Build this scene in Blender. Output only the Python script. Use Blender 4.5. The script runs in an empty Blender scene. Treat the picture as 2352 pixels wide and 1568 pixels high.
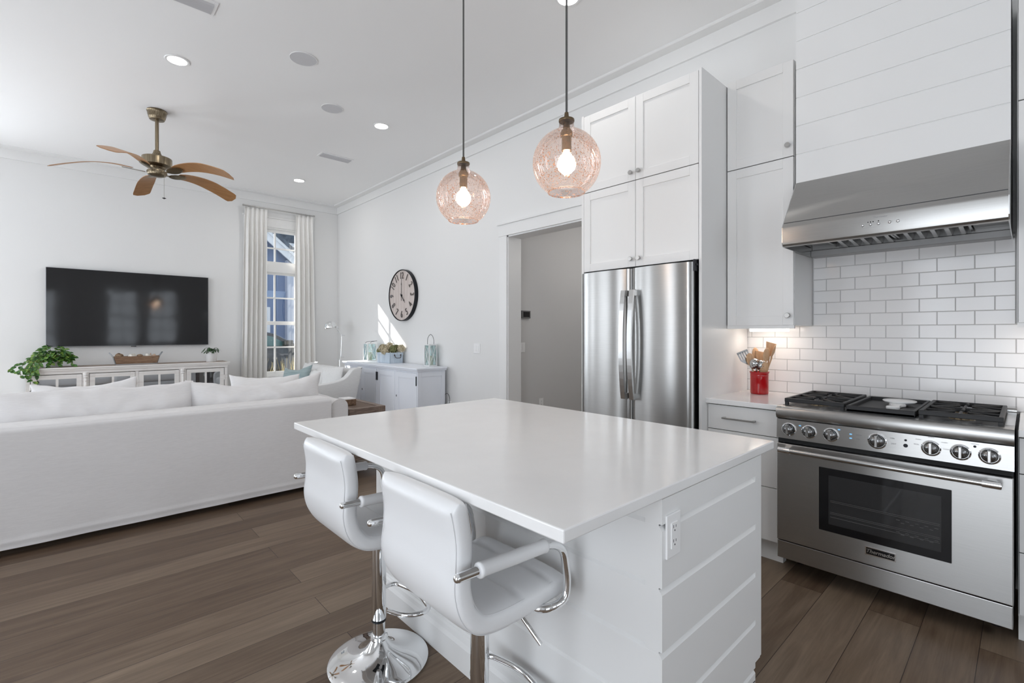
import bpy, bmesh, math, random
from math import sin, cos, pi, radians, hypot, atan2, sqrt
from mathutils import Vector, Matrix, Quaternion, noise
random.seed(7)
S = bpy.context.scene
COL = S.collection

# ------------------------------------------------------------------ camera, world, sun, daylight, exposure
CZ = 1.32
YAW = 42.7655
cam_d = bpy.data.cameras.new('camera'); cam = bpy.data.objects.new('camera', cam_d); COL.objects.link(cam)
cam_d.sensor_width = 36.0; cam_d.sensor_fit = 'HORIZONTAL'
cam_d.lens = 36.0 * 1097.7 / 2352
cam_d.shift_y = -(784 - 763.7) / 2352
cam_d.clip_start = 0.05; cam_d.clip_end = 200
cam.location = (0, 0, CZ); cam.rotation_euler = (pi / 2, 0, -radians(YAW))
S.camera = cam
S.view_settings.view_transform = 'Standard'; S.view_settings.look = 'None'
S.view_settings.gamma = 1.0; S.view_settings.use_curve_mapping = False
S.view_settings.exposure = -0.33
S.cycles.use_denoising = True
S.cycles.diffuse_bounces = 6; S.cycles.max_bounces = 16; S.cycles.transparent_max_bounces = 16
S.cycles.sample_clamp_indirect = 8.0
S.cycles.caustics_reflective = False; S.cycles.caustics_refractive = False

W_ = bpy.data.worlds.new('sky'); S.world = W_; W_.use_nodes = True
wn = W_.node_tree; wn.nodes.clear()
wo = wn.nodes.new('ShaderNodeOutputWorld'); wb = wn.nodes.new('ShaderNodeBackground')
wb.inputs['Color'].default_value = (0.80, 0.90, 1.0, 1); wb.inputs['Strength'].default_value = 1.6
wn.links.new(wb.outputs[0], wo.inputs[0])

sun_d = bpy.data.lights.new('sun', 'SUN'); sun = bpy.data.objects.new('sun', sun_d); COL.objects.link(sun)
sun_d.energy = 14.0; sun_d.angle = radians(0.6); sun_d.color = (1, 0.96, 0.9)
sun.rotation_euler = Vector((1, -1.91, -1.417)).to_track_quat('-Z', 'Y').to_euler()
sun.location = (0, 20, 15)

def area(name, loc, aim, sx, sy, watts, color=(1, 1, 1)):
    d = bpy.data.lights.new(name, 'AREA'); d.shape = 'RECTANGLE'; d.size = sx; d.size_y = sy
    d.energy = watts; d.color = color
    o = bpy.data.objects.new(name, d); COL.objects.link(o); o.location = loc
    o.rotation_euler = Vector(aim).to_track_quat('-Z', 'Z').to_euler()
    return o
DAY = (0.87, 0.925, 1.0)  # tint of the area lamps added outside unseen windows to strengthen their light
LW, FW = -2.32, -3.0                       # planes of the left wall and of the wall behind the camera
LEFT_WIN = [(-0.75, 1.25, 0.05, 2.65), (3.15, 4.10, 0.35, 3.05), (5.30, 6.25, 0.35, 3.05), (7.15, 8.20, 0.35, 3.05)]
FRONT_WIN = [(-1.7, -0.3, 0.1, 2.6), (0.85, 1.65, 0.95, 2.75), (1.9, 2.7, 0.95, 2.75)]
for (a, b, z0, z1), p in zip(LEFT_WIN, (42, 39, 45, 54)):
    area('daylight_boost', (LW - 0.22, (a + b) / 2, (z0 + z1) / 2), (1, 0, 0.15), z1 - z0, b - a, p * (b - a) * (z1 - z0) / 2.5, DAY)
for a, b, z0, z1 in FRONT_WIN:
    area('daylight_boost', ((a + b) / 2, FW - 0.22, (z0 + z1) / 2), (0, 1, 0), b - a, z1 - z0, 21 * (b - a) * (z1 - z0) / 2.5, DAY)
area('daylight_boost', (-1.2125, 8.80, 1.85), (0, -1, -0.15), 0.70, 2.4, 100, DAY)

# ------------------------------------------------------------------ helpers
def wpos(o):
    v = Vector((0, 0, 0))
    while o: v += o.location; o = o.parent
    return v

class M:
    """collects shapes in world coordinates and links them as ONE mesh object"""
    def __init__(s): s.bm = bmesh.new()
    def _xf(s, vs, mat):
        if mat: bmesh.ops.transform(s.bm, matrix=mat, verts=vs)
    def box(s, x0, x1, y0, y1, z0, z1, bev=0, seg=2, mat=None):
        if x1 < x0: x0, x1 = x1, x0
        if y1 < y0: y0, y1 = y1, y0
        if z1 < z0: z0, z1 = z1, z0
        r = bmesh.ops.create_cube(s.bm, size=1)['verts']
        for v in r:
            v.co = Vector((x0 + (v.co.x + .5) * (x1 - x0), y0 + (v.co.y + .5) * (y1 - y0), z0 + (v.co.z + .5) * (z1 - z0)))
        if bev:
            es = list({e for v in r for e in v.link_edges})
            g = bmesh.ops.bevel(s.bm, geom=es, offset=bev, segments=seg, profile=.5, affect='EDGES')
            r = list({v for f in g['faces'] for v in f.verts} | {v for v in r if v.is_valid})
            if mat: r = s._grow(r)
        s._xf(r, mat); return s
    def _grow(s, vs):
        seen = set(vs); st = list(vs)
        while st:
            v = st.pop()
            for e in v.link_edges:
                w = e.other_vert(v)
                if w not in seen: seen.add(w); st.append(w)
        return list(seen)
    def lathe(s, prof, c=(0, 0, 0), n=32, mat=None, cap0=False, cap1=False, sx=1, sy=1):
        rings = []
        for r, z in prof:
            if r < 1e-6: rings.append([s.bm.verts.new((c[0], c[1], c[2] + z))])
            else: rings.append([s.bm.verts.new((c[0] + sx * r * cos(2 * pi * i / n), c[1] + sy * r * sin(2 * pi * i / n), c[2] + z)) for i in range(n)])
        for A, B in zip(rings, rings[1:]):
            for i in range(n):
                j = (i + 1) % n
                if len(A) == 1 and len(B) == 1: continue
                if len(A) == 1: s.bm.faces.new((A[0], B[j], B[i]))
                elif len(B) == 1: s.bm.faces.new((A[i], A[j], B[0]))
                else: s.bm.faces.new((A[i], A[j], B[j], B[i]))
        if cap0 and len(rings[0]) > 1: s.bm.faces.new(list(reversed(rings[0])))
        if cap1 and len(rings[-1]) > 1: s.bm.faces.new(rings[-1])
        s._xf([v for R in rings for v in R], mat); return s
    def cyl(s, p0, p1, r0, r1=None, n=20, bev=0):
        r1 = r0 if r1 is None else r1
        p0, p1 = Vector(p0), Vector(p1); d = p1 - p0; L = d.length
        m = Matrix.Translation(p0) @ d.to_track_quat('Z', 'Y').to_matrix().to_4x4()
        if bev: prof = [(0, 0), (r0 - bev, 0), (r0, bev), (r1, L - bev), (r1 - bev, L), (0, L)]
        else: prof = [(0, 0), (r0, 0), (r1, L), (0, L)]
        return s.lathe(prof, n=n, mat=m)
    def ball(s, c, r, n=16, sz=1.0, sx=1.0, sy=1.0):
        k = n // 2
        return s.lathe([(r * sin(pi * i / k), -r * sz * cos(pi * i / k)) for i in range(k + 1)], c, n, sx=sx, sy=sy)
    def tube(s, pts, r, n=10, closed=False, flat=None, caps=True):
        """r: number or list; flat=(wide, thin) makes a strap"""
        P = [Vector(p) for p in pts]; m = len(P); rings = []
        up = Vector((0, 0, 1)); prev = None
        for i, p in enumerate(P):
            a = P[(i - 1) % m] if (closed or i > 0) else P[0]
            b = P[(i + 1) % m] if (closed or i < m - 1) else P[-1]
            t = (b - a).normalized()
            if prev is None:
                u = up if abs(t.z) < .95 else Vector((1, 0, 0))
                x = t.cross(u).normalized()
            else:
                x = (prev - t * prev.dot(t))
                x = x.normalized() if x.length > 1e-6 else t.cross(up).normalized()
            prev = x; y = x.cross(t)
            rr = r[i] if isinstance(r, (list, tuple)) else r
            ax, ay = (rr, rr) if not flat else flat
            rings.append([s.bm.verts.new(p + x * (ax * cos(2 * pi * k / n)) + y * (ay * sin(2 * pi * k / n))) for k in range(n)])
        for i in range(m if closed else m - 1):
            A, B = rings[i], rings[(i + 1) % m]
            for k in range(n):
                j = (k + 1) % n; s.bm.faces.new((A[k], B[k], B[j], A[j]))
        if caps and not closed:
            s.bm.faces.new(rings[0]); s.bm.faces.new(list(reversed(rings[-1])))
        return s
    def prism(s, poly, axis, a0, a1, bev=0):
        """poly of 2-D points in the two other axes (in x,y,z order), extruded along axis"""
        def P(u, v, a): return {'x': (a, u, v), 'y': (u, a, v), 'z': (u, v, a)}[axis]
        A = [s.bm.verts.new(P(u, v, a0)) for u, v in poly]; B = [s.bm.verts.new(P(u, v, a1)) for u, v in poly]
        fs = [s.bm.faces.new(A), s.bm.faces.new(list(reversed(B)))]
        n = len(A)
        for i in range(n):
            j = (i + 1) % n; fs.append(s.bm.faces.new((A[j], A[i], B[i], B[j])))
        bmesh.ops.recalc_face_normals(s.bm, faces=fs)
        if bev:
            es = list({e for f in fs for e in f.edges})
            bmesh.ops.bevel(s.bm, geom=es, offset=bev, segments=2, profile=.5, affect='EDGES')
        return s
    def grid(s, fn, nu, nv, cu=False, cv=False):
        V = [[s.bm.verts.new(fn(i / (nu if cu else nu - 1), j / (nv if cv else nv - 1))) for j in range(nv)] for i in range(nu)]
        for i in range(nu if cu else nu - 1):
            for j in range(nv if cv else nv - 1):
                s.bm.faces.new((V[i][j], V[(i + 1) % nu][j], V[(i + 1) % nu][(j + 1) % nv], V[i][(j + 1) % nv]))
        return s
    def frame(s, axis, a0, a1, u0, u1, v0, v1, w, wv=None, bev=0):
        """rectangular frame around (u0..u1, v0..v1), bars w wide, lying across axis a0..a1"""
        wv = wv or w
        def B(ua, ub, va, vb):
            if axis == 'x': s.box(a0, a1, ua, ub, va, vb, bev)
            elif axis == 'y': s.box(ua, ub, a0, a1, va, vb, bev)
            else: s.box(ua, ub, va, vb, a0, a1, bev)
        B(u0, u0 + w, v0, v1); B(u1 - w, u1, v0, v1); B(u0 + w, u1 - w, v0, v0 + wv); B(u0 + w, u1 - w, v1 - wv, v1); return s
    def text(s, body, size, mat, ext=.001, shear=0, bold=0):
        c = bpy.data.curves.new('t', 'FONT'); c.body = body; c.size = size; c.extrude = ext; c.shear = shear; c.offset = bold
        c.align_x = 'CENTER'; c.align_y = 'CENTER'; c.resolution_u = 3
        o = bpy.data.objects.new('t', c); COL.objects.link(o)
        dg = bpy.context.evaluated_depsgraph_get(); me = bpy.data.meshes.new_from_object(o.evaluated_get(dg))
        n0 = len(s.bm.verts); s.bm.from_mesh(me); s.bm.verts.ensure_lookup_table()
        bmesh.ops.transform(s.bm, matrix=mat, verts=s.bm.verts[n0:])
        bpy.data.objects.remove(o); bpy.data.curves.remove(c); bpy.data.meshes.remove(me); return s
    def done(s, name, mat, parent=None, smooth=False, at=None, sub=0, **tags):
        base = wpos(parent) if parent else Vector(at or (0, 0, 0))
        bmesh.ops.translate(s.bm, vec=-base, verts=s.bm.verts)
        bmesh.ops.recalc_face_normals(s.bm, faces=s.bm.faces)
        me = bpy.data.meshes.new(name); s.bm.to_mesh(me); s.bm.free()
        me.materials.append(mat)
        o = bpy.data.objects.new(name, me); COL.objects.link(o)
        if smooth:
            me.polygons.foreach_set('use_smooth', [True] * len(me.polygons))
            try: me.set_sharp_from_angle(angle=radians(smooth if smooth is not True else 40))
            except Exception: pass
        if sub:
            md = o.modifiers.new('sub', 'SUBSURF'); md.levels = md.render_levels = sub
        if parent: o.parent = parent
        else: o.location = base
        for k, v in tags.items(): o[k] = v
        return o

def thing(name, label, cat, loc=(0, 0, 0), group=None):
    o = bpy.data.objects.new(name, None); COL.objects.link(o); o.location = loc
    o.empty_display_size = .1
    o['label'] = label; o['category'] = cat
    if group: o['group'] = group
    return o
def dup(root, label=None, group=None, loc=None, rot=None):
    r = root.copy(); COL.objects.link(r)
    if label: r['label'] = label
    if group: r['group'] = group
    if loc is not None: r.location = loc
    if rot is not None: r.rotation_euler = rot
    for ch in list(root.children):
        c = ch.copy(); COL.objects.link(c); c.parent = r
        for g in list(ch.children):
            d = g.copy(); COL.objects.link(d); d.parent = c
    return r
ST = dict(kind='structure')
def mir(axis, c): return c

def fract(pts, k=6):
    """smooth Catmull-Rom polyline"""
    P = [Vector(p) for p in pts]; out = []
    for i in range(len(P) - 1):
        a = P[max(i - 1, 0)]; b = P[i]; c = P[i + 1]; d = P[min(i + 2, len(P) - 1)]
        for j in range(k):
            t = j / k
            out.append(.5 * ((2 * b) + (c - a) * t + (2 * a - 5 * b + 4 * c - d) * t * t + (3 * b - a - 3 * c + d) * t ** 3))
    out.append(P[-1]); return out
def bend(pts, r, k=5):
    """polyline with rounded corners"""
    P = [Vector(p) for p in pts]; out = [P[0]]
    for i in range(1, len(P) - 1):
        a = (P[i - 1] - P[i]); b = (P[i + 1] - P[i])
        q = min(r, a.length * .49, b.length * .49)
        A = P[i] + a.normalized() * q; B = P[i] + b.normalized() * q
        for j in range(k + 1):
            t = j / k; out.append(A * (1 - t) ** 2 + P[i] * 2 * t * (1 - t) + B * t * t)
    out.append(P[-1]); return out

# ------------------------------------------------------------------ materials
def mat(name, col, rough=.5, metal=0, spec=.5, coat=0, emit=None, es=0, aniso=0, trans=0, ior=1.45, sheen=0):
    m = bpy.data.materials.new(name); m.use_nodes = True
    b = m.node_tree.nodes['Principled BSDF']; I = b.inputs
    I['Base Color'].default_value = (*col, 1); I['Roughness'].default_value = rough; I['Metallic'].default_value = metal
    I['Specular IOR Level'].default_value = spec; I['Coat Weight'].default_value = coat; I['Coat Roughness'].default_value = .08
    I['IOR'].default_value = ior
    if emit: I['Emission Color'].default_value = (*emit, 1); I['Emission Strength'].default_value = es
    if trans: I['Transmission Weight'].default_value = trans
    if sheen: I['Sheen Weight'].default_value = sheen
    if aniso:
        I['Anisotropic'].default_value = aniso
        I['Anisotropic Rotation'].default_value = .25
        t = m.node_tree.nodes.new('ShaderNodeTangent'); t.direction_type = 'RADIAL'; t.axis = 'Z'
        m.node_tree.links.new(t.outputs[0], I['Tangent'])
    return m
def nd(m, t, **kw):
    n = m.node_tree.nodes.new(t)
    for k, v in kw.items():
        if hasattr(n, k) and k not in n.inputs: setattr(n, k, v)
        else: n.inputs[k].default_value = v
    return n
def ln(m, a, b): m.node_tree.links.new(a, b)
def bsdf(m): return m.node_tree.nodes['Principled BSDF']
def coords(m, scale=(1, 1, 1), kind='Object', rot=(0, 0, 0)):
    t = nd(m, 'ShaderNodeTexCoord'); p = nd(m, 'ShaderNodeMapping')
    p.inputs['Scale'].default_value = scale; p.inputs['Rotation'].default_value = rot
    ln(m, t.outputs[kind], p.inputs['Vector']); return p.outputs[0]
def ramp(m, fac, stops):
    r = nd(m, 'ShaderNodeValToRGB'); e = r.color_ramp.elements
    while len(e) < len(stops): e.new(.5)
    for i, (p, c) in enumerate(stops): e[i].position = p; e[i].color = (*c, 1) if len(c) == 3 else c
    ln(m, fac, r.inputs[0]); return r.outputs[0]
def bump(m, h, strength=.3, dist=.01):
    b = nd(m, 'ShaderNodeBump'); b.inputs['Strength'].default_value = strength; b.inputs['Distance'].default_value = dist
    ln(m, h, b.inputs['Height']); ln(m, b.outputs[0], bsdf(m).inputs['Normal']); return b
def noisy(m, stops, scale=(1, 1, 1), ns=5, detail=6, rough=.6, dist=0, bs=0, bd=.004):
    n = nd(m, 'ShaderNodeTexNoise'); n.inputs['Scale'].default_value = ns; n.inputs['Detail'].default_value = detail
    n.inputs['Roughness'].default_value = rough; n.inputs['Distortion'].default_value = dist
    ln(m, coords(m, scale), n.inputs['Vector'])
    ln(m, ramp(m, n.outputs['Fac'], stops), bsdf(m).inputs['Base Color'])
    if bs: bump(m, n.outputs['Fac'], bs, bd)
    return n
def mathn(m, op, a, b=None):
    n = nd(m, 'ShaderNodeMath', operation=op)
    for i, v in enumerate((a, b)):
        if v is None: continue
        if isinstance(v, (int, float)): n.inputs[i].default_value = v
        else: ln(m, v, n.inputs[i])
    return n.outputs[0]

WALL = mat('wall_paint', (.80, .80, .795), .6)
CEIL = mat('ceiling_paint', (.90, .90, .90), .8)
TRIM = mat('trim_paint', (.82, .82, .815), .35)
CAB = mat('cabinet_paint', (.80, .795, .785), .38)
GAP = mat('dark_gap', (.02, .02, .02), .8)
QUARTZ = mat('white_quartz', (.84, .835, .83), .12, spec=.5)
noisy(QUARTZ, [(.35, (.83, .825, .82)), (.7, (.86, .855, .85))], ns=6, detail=8)
TILE = mat('glazed_white_tile', (.86, .85, .845), .12)
GROUT = mat('grey_grout', (.56, .55, .545), .9)
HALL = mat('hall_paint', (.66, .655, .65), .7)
STEEL = mat('brushed_steel', (.60, .595, .585), .30, 1, aniso=.8)
n_ = nd(STEEL, 'ShaderNodeTexNoise'); n_.inputs['Scale'].default_value = 4; n_.inputs['Detail'].default_value = 3
ln(STEEL, coords(STEEL, (2, 2, 400)), n_.inputs['Vector'])
ln(STEEL, ramp(STEEL, n_.outputs['Fac'], [(.3, (.405, .40, .39)), (.7, (.46, .455, .445))]), bsdf(STEEL).inputs['Base Color'])
STEELS = mat('satin_steel', (.55, .55, .545), .22, 1)
NICKEL = mat('brushed_nickel', (.50, .49, .475), .3, 1)
CHROME = mat('polished_chrome', (.86, .87, .88), .045, 1)
IRON = mat('black_cast_iron', (.016, .016, .017), .5)
BLACK = mat('black_gloss', (.008, .008, .009), .08)
DGLASS = mat('dark_glass', (.030, .030, .031), .03)
BLKMET = mat('black_metal', (.02, .021, .025), .4, .6)
LEATH = mat('white_leatherette', (.80, .805, .815), .38, coat=.15)
n_ = nd(LEATH, 'ShaderNodeTexNoise'); n_.inputs['Scale'].default_value = 260; ln(LEATH, coords(LEATH), n_.inputs['Vector']); bump(LEATH, n_.outputs['Fac'], .06, .002)
BRONZE = mat('aged_bronze', (.16, .115, .07), .35, 1)
BRASS = mat('antique_brass', (.36, .29, .19), .3, 1)
noisy(BRASS, [(.3, (.12, .095, .06)), (.55, (.27, .22, .15)), (.8, (.42, .36, .27))], (60, 60, 1), 3, 3)
WHITEP = mat('white_plastic', (.88, .88, .88), .35)
CERAM = mat('white_ceramic', (.80, .80, .80), .15)
RED = mat('red_enamel', (.42, .005, .008), .1, coat=.5)
GREYC = mat('grey_cord', (.09, .088, .085), .7)
SPKR = mat('grille_white', (.62, .62, .64), .8)
VENTM = mat('vent_shadow', (.5, .5, .5), .8)

def fabric(name, c0, c1, ns=90, str_=.25, weave=700):
    m = mat(name, c0, .95, spec=.2, sheen=.15)
    n = nd(m, 'ShaderNodeTexNoise'); n.inputs['Scale'].default_value = ns; n.inputs['Detail'].default_value = 5
    ln(m, coords(m, (.25, .25, 3.0)), n.inputs['Vector'])
    ln(m, ramp(m, n.outputs['Fac'], [(.35, c0), (.65, c1)]), bsdf(m).inputs['Base Color'])
    w = nd(m, 'ShaderNodeTexNoise'); w.inputs['Scale'].default_value = weave; w.inputs['Detail'].default_value = 2
    ln(m, coords(m), w.inputs['Vector']); bump(m, w.outputs['Fac'], str_, .003)
    return m
LINEN = fabric('oatmeal_linen', (.76, .745, .745), (.80, .785, .785))
LINENW = fabric('pale_linen', (.80, .79, .79), (.84, .83, .83))
LINENG = fabric('grey_linen', (.70, .70, .695), (.75, .75, .745))
TEAL = fabric('teal_velvet', (.25, .325, .335), (.36, .44, .45), 20)
CURT = fabric('ivory_curtain', (.86, .85, .83), (.87, .86, .84), 60)

# floor planks along X
FLOOR = mat('oak_planks', (.1, .07, .055), .36, spec=.32)
def floor_nodes(m):
    vec = coords(m); vec.node.inputs['Location'].default_value = (38.3, 19.05, 0)
    bt = nd(m, 'ShaderNodeTexBrick'); ln(m, vec, bt.inputs['Vector'])
    for k, v in dict(Scale=1.0).items(): bt.inputs[k].default_value = v
    bt.inputs['Mortar Size'].default_value = .0015; bt.inputs['Mortar Smooth'].default_value = .3; bt.inputs['Bias'].default_value = 0
    bt.inputs['Brick Width'].default_value = 1.9; bt.inputs['Row Height'].default_value = .19
    bt.offset = .37; bt.offset_frequency = 2; bt.squash = 1
    bt.inputs['Color1'].default_value = (0, 0, 0, 1); bt.inputs['Color2'].default_value = (1, 1, 1, 1); bt.inputs['Mortar'].default_value = (.5, .5, .5, 1)
    # every plank gets its own shift of the grain
    sep = nd(m, 'ShaderNodeSeparateXYZ'); ln(m, vec, sep.inputs[0])
    row = mathn(m, 'FLOOR', mathn(m, 'DIVIDE', sep.outputs[1], .19))
    tone = bt.outputs['Color']
    comb = nd(m, 'ShaderNodeCombineXYZ')
    ln(m, mathn(m, 'ADD', mathn(m, 'MULTIPLY', sep.outputs[0], .55), mathn(m, 'MULTIPLY', row, 3.71)), comb.inputs[0])
    ln(m, mathn(m, 'MULTIPLY', sep.outputs[1], 7.0), comb.inputs[1]); ln(m, mathn(m, 'MULTIPLY', tone, 9.0), comb.inputs[2])
    g = nd(m, 'ShaderNodeTexNoise'); g.inputs['Scale'].default_value = 2.4; g.inputs['Detail'].default_value = 9; g.inputs['Roughness'].default_value = .62; g.inputs['Distortion'].default_value = 1.3
    ln(m, comb.outputs[0], g.inputs['Vector'])
    comb2 = nd(m, 'ShaderNodeCombineXYZ')
    ln(m, mathn(m, 'MULTIPLY', sep.outputs[0], 4.0), comb2.inputs[0]); ln(m, mathn(m, 'MULTIPLY', sep.outputs[1], 95.0), comb2.inputs[1]); ln(m, row, comb2.inputs[2])
    f = nd(m, 'ShaderNodeTexNoise'); f.inputs['Scale'].default_value = 1.2; f.inputs['Detail'].default_value = 4
    ln(m, comb2.outputs[0], f.inputs['Vector'])
    t = mathn(m, 'ADD', mathn(m, 'ADD', mathn(m, 'MULTIPLY', g.outputs['Fac'], .62), mathn(m, 'MULTIPLY', tone, .26)), mathn(m, 'MULTIPLY', f.outputs['Fac'], .18))
    base = ramp(m, t, [(.28, (.076, .045, .029)), (.46, (.134, .091, .061)), (.62, (.193, .140, .098)), (.82, (.268, .202, .143))])
    # knots
    kv = nd(m, 'ShaderNodeTexVoronoi'); kv.inputs['Scale'].default_value = 1.0
    kc = nd(m, 'ShaderNodeCombineXYZ'); ln(m, mathn(m, 'MULTIPLY', sep.outputs[0], 1.25), kc.inputs[0]); ln(m, mathn(m, 'MULTIPLY', sep.outputs[1], 2.6), kc.inputs[1])
    ln(m, kc.outputs[0], kv.inputs['Vector'])
    kn = ramp(m, kv.outputs['Distance'], [(.0, (.35, .3, .28)), (.035, (.5, .46, .44)), (.075, (1, 1, 1))])
    mx = nd(m, 'ShaderNodeMix', data_type='RGBA', blend_type='MULTIPLY'); mx.inputs['Factor'].default_value = 1
    ln(m, base, mx.inputs['A']); ln(m, kn, mx.inputs['B'])
    mo = nd(m, 'ShaderNodeMix', data_type='RGBA'); ln(m, bt.outputs['Fac'], mo.inputs['Factor'])
    ln(m, mx.outputs['Result'], mo.inputs['A']); mo.inputs['B'].default_value = (.042, .029, .022, 1)
    ln(m, mo.outputs['Result'], bsdf(m).inputs['Base Color'])
    ln(m, ramp(m, g.outputs['Fac'], [(.3, (.34, .34, .34)), (.7, (.46, .46, .46))]), bsdf(m).inputs['Roughness'])
    h = mathn(m, 'SUBTRACT', mathn(m, 'MULTIPLY', f.outputs['Fac'], .25), mathn(m, 'MULTIPLY', bt.outputs['Fac'], 1.0))
    bump(m, h, .22, .003)
floor_nodes(FLOOR)

def wood(name, stops, scale, ns=3, rough=.5, bs=.15):
    m = mat(name, stops[0][1], rough); noisy(m, stops, scale, ns, 7, .6, 1.0, bs, .003); return m
BLADE = wood('maple_blade', [(.3, (.30, .145, .055)), (.7, (.42, .225, .10))], (1.5, 14, 14), 2.5, .35, 0)
SPOONW = wood('beech_wood', [(.3, (.52, .31, .17)), (.7, (.66, .44, .27))], (30, 30, 4), 2, .5, 0)
DISTW = wood('whitewashed_wood', [(.22, (.38, .31, .26)), (.31, (.68, .64, .61)), (.42, (.82, .80, .78)), (.8, (.88, .87, .86))], (1.2, 22, 22), 2.2, .7, .2)
TOPW = wood('worn_console_top', [(.3, (.22, .16, .12)), (.6, (.40, .33, .28)), (.8, (.55, .49, .44))], (1.5, 14, 14), 2.5, .6, .1)
TRAYW = wood('rustic_box_wood', [(.25, (.09, .05, .03)), (.45, (.24, .145, .09)), (.7, (.36, .24, .16))], (3, 25, 25), 2.5, .7, .2)
TABW = wood('weathered_table_wood', [(.3, (.13, .09, .07)), (.55, (.22, .165, .135)), (.8, (.32, .25, .21))], (4, 22, 22), 2.5, .6, .2)
TABP = wood('woven_brown_inlay', [(.3, (.10, .065, .045)), (.7, (.19, .13, .095))], (40, 120, 60), 3, .7, .4)
WICK = wood('woven_seagrass', [(.3, (.06, .035, .022)), (.5, (.20, .12, .075)), (.75, (.42, .29, .2))], (40, 40, 110), 2.0, .8, .6)
RATT = wood('rattan', [(.3, (.20, .12, .07)), (.7, (.45, .32, .21))], (30, 30, 30), 2.0, .7, .2)
BLUEW = wood('chalky_blue_planks', [(.3, (.36, .43, .50)), (.5, (.52, .60, .68)), (.75, (.70, .76, .82))], (38, 38, 1.2), 2.4, .7, .2)
SIDEB = mat('sideboard_paint', (.84, .87, .93), .4)
CLOCKF = wood('pale_clock_wood', [(.3, (.50, .42, .385)), (.55, (.64, .57, .54)), (.8, (.70, .64, .61))], (4, 16, 1), 2.0, .6, .05)
RUST = mat('rusty_iron', (.06, .035, .025), .6, .6)
GALV = mat('galvanised_metal', (.40, .42, .45), .4, 1)
GRASSM = wood('dry_grass', [(.3, (.30, .23, .06)), (.7, (.55, .45, .18))], (6, 6, 2), 2, .8, 0)
LEAFD = wood('leaf_green', [(.3, (.016, .05, .014)), (.50, (.05, .15, .03)), (.68, (.27, .38, .06))], (11, 11, 11), 2.2, .35, 0)
LEAFC = wood('cactus_green', [(.3, (.015, .04, .015)), (.7, (.05, .12, .04))], (20, 20, 20), 2, .45, 0)
LEAFB = mat('leaf_dry', (.14, .06, .025), .6)
STEMM = mat('vine_stem', (.22, .17, .06), .6)
HYDR = wood('hydrangea_cream', [(.3, (.42, .36, .22)), (.55, (.66, .58, .42)), (.8, (.76, .69, .56))], (25, 25, 25), 2, .8, 0)
HYDG = wood('hydrangea_green', [(.3, (.10, .12, .04)), (.6, (.28, .28, .13)), (.8, (.46, .42, .25))], (25, 25, 25), 2, .8, 0)
CORALM = mat('white_coral', (.76, .73, .67), .8)
SHELLM = mat('shell_tan', (.55, .40, .30), .5)
CANDLE = mat('cream_candle', (.80, .72, .55), .5)
LANT = mat('white_lantern_paint', (.76, .77, .77), .5)

def glassy(name, tint, gloss=.08, rough=.01, extra=None):
    m = bpy.data.materials.new(name); m.use_nodes = True; t = m.node_tree; t.nodes.clear()
    o = t.nodes.new('ShaderNodeOutputMaterial'); tr = t.nodes.new('ShaderNodeBsdfTransparent'); gl = t.nodes.new('ShaderNodeBsdfGlossy')
    tr.inputs[0].default_value = (*tint, 1); gl.inputs['Roughness'].default_value = rough; gl.inputs[0].default_value = (1, 1, 1, 1)
    lw = t.nodes.new('ShaderNodeLayerWeight'); lw.inputs['Blend'].default_value = .25
    mr = t.nodes.new('ShaderNodeMapRange'); mr.inputs['To Min'].default_value = gloss; mr.inputs['To Max'].default_value = min(1, gloss + .5)
    mx = t.nodes.new('ShaderNodeMixShader')
    t.links.new(lw.outputs['Fresnel'], mr.inputs['Value']); t.links.new(mr.outputs[0], mx.inputs[0])
    t.links.new(tr.outputs[0], mx.inputs[1]); t.links.new(gl.outputs[0], mx.inputs[2])
    t.links.new(mx.outputs[0], o.inputs[0]); m['out'] = 0
    return m, t, mx, o
PANE = glassy('window_glass', (.97, .98, .985), .03)[0]
CABGL = glassy('cabinet_glass', (.72, .76, .80), .26)[0]
LANTGL = glassy('aqua_glass', (.90, .965, .965), .06)[0]
OVENGL = glassy('oven_glass', (.30, .30, .30), .05)[0]
SEED, t_, mx_, o_ = glassy('seeded_blush_glass', (.92, .865, .845), .04)
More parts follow.
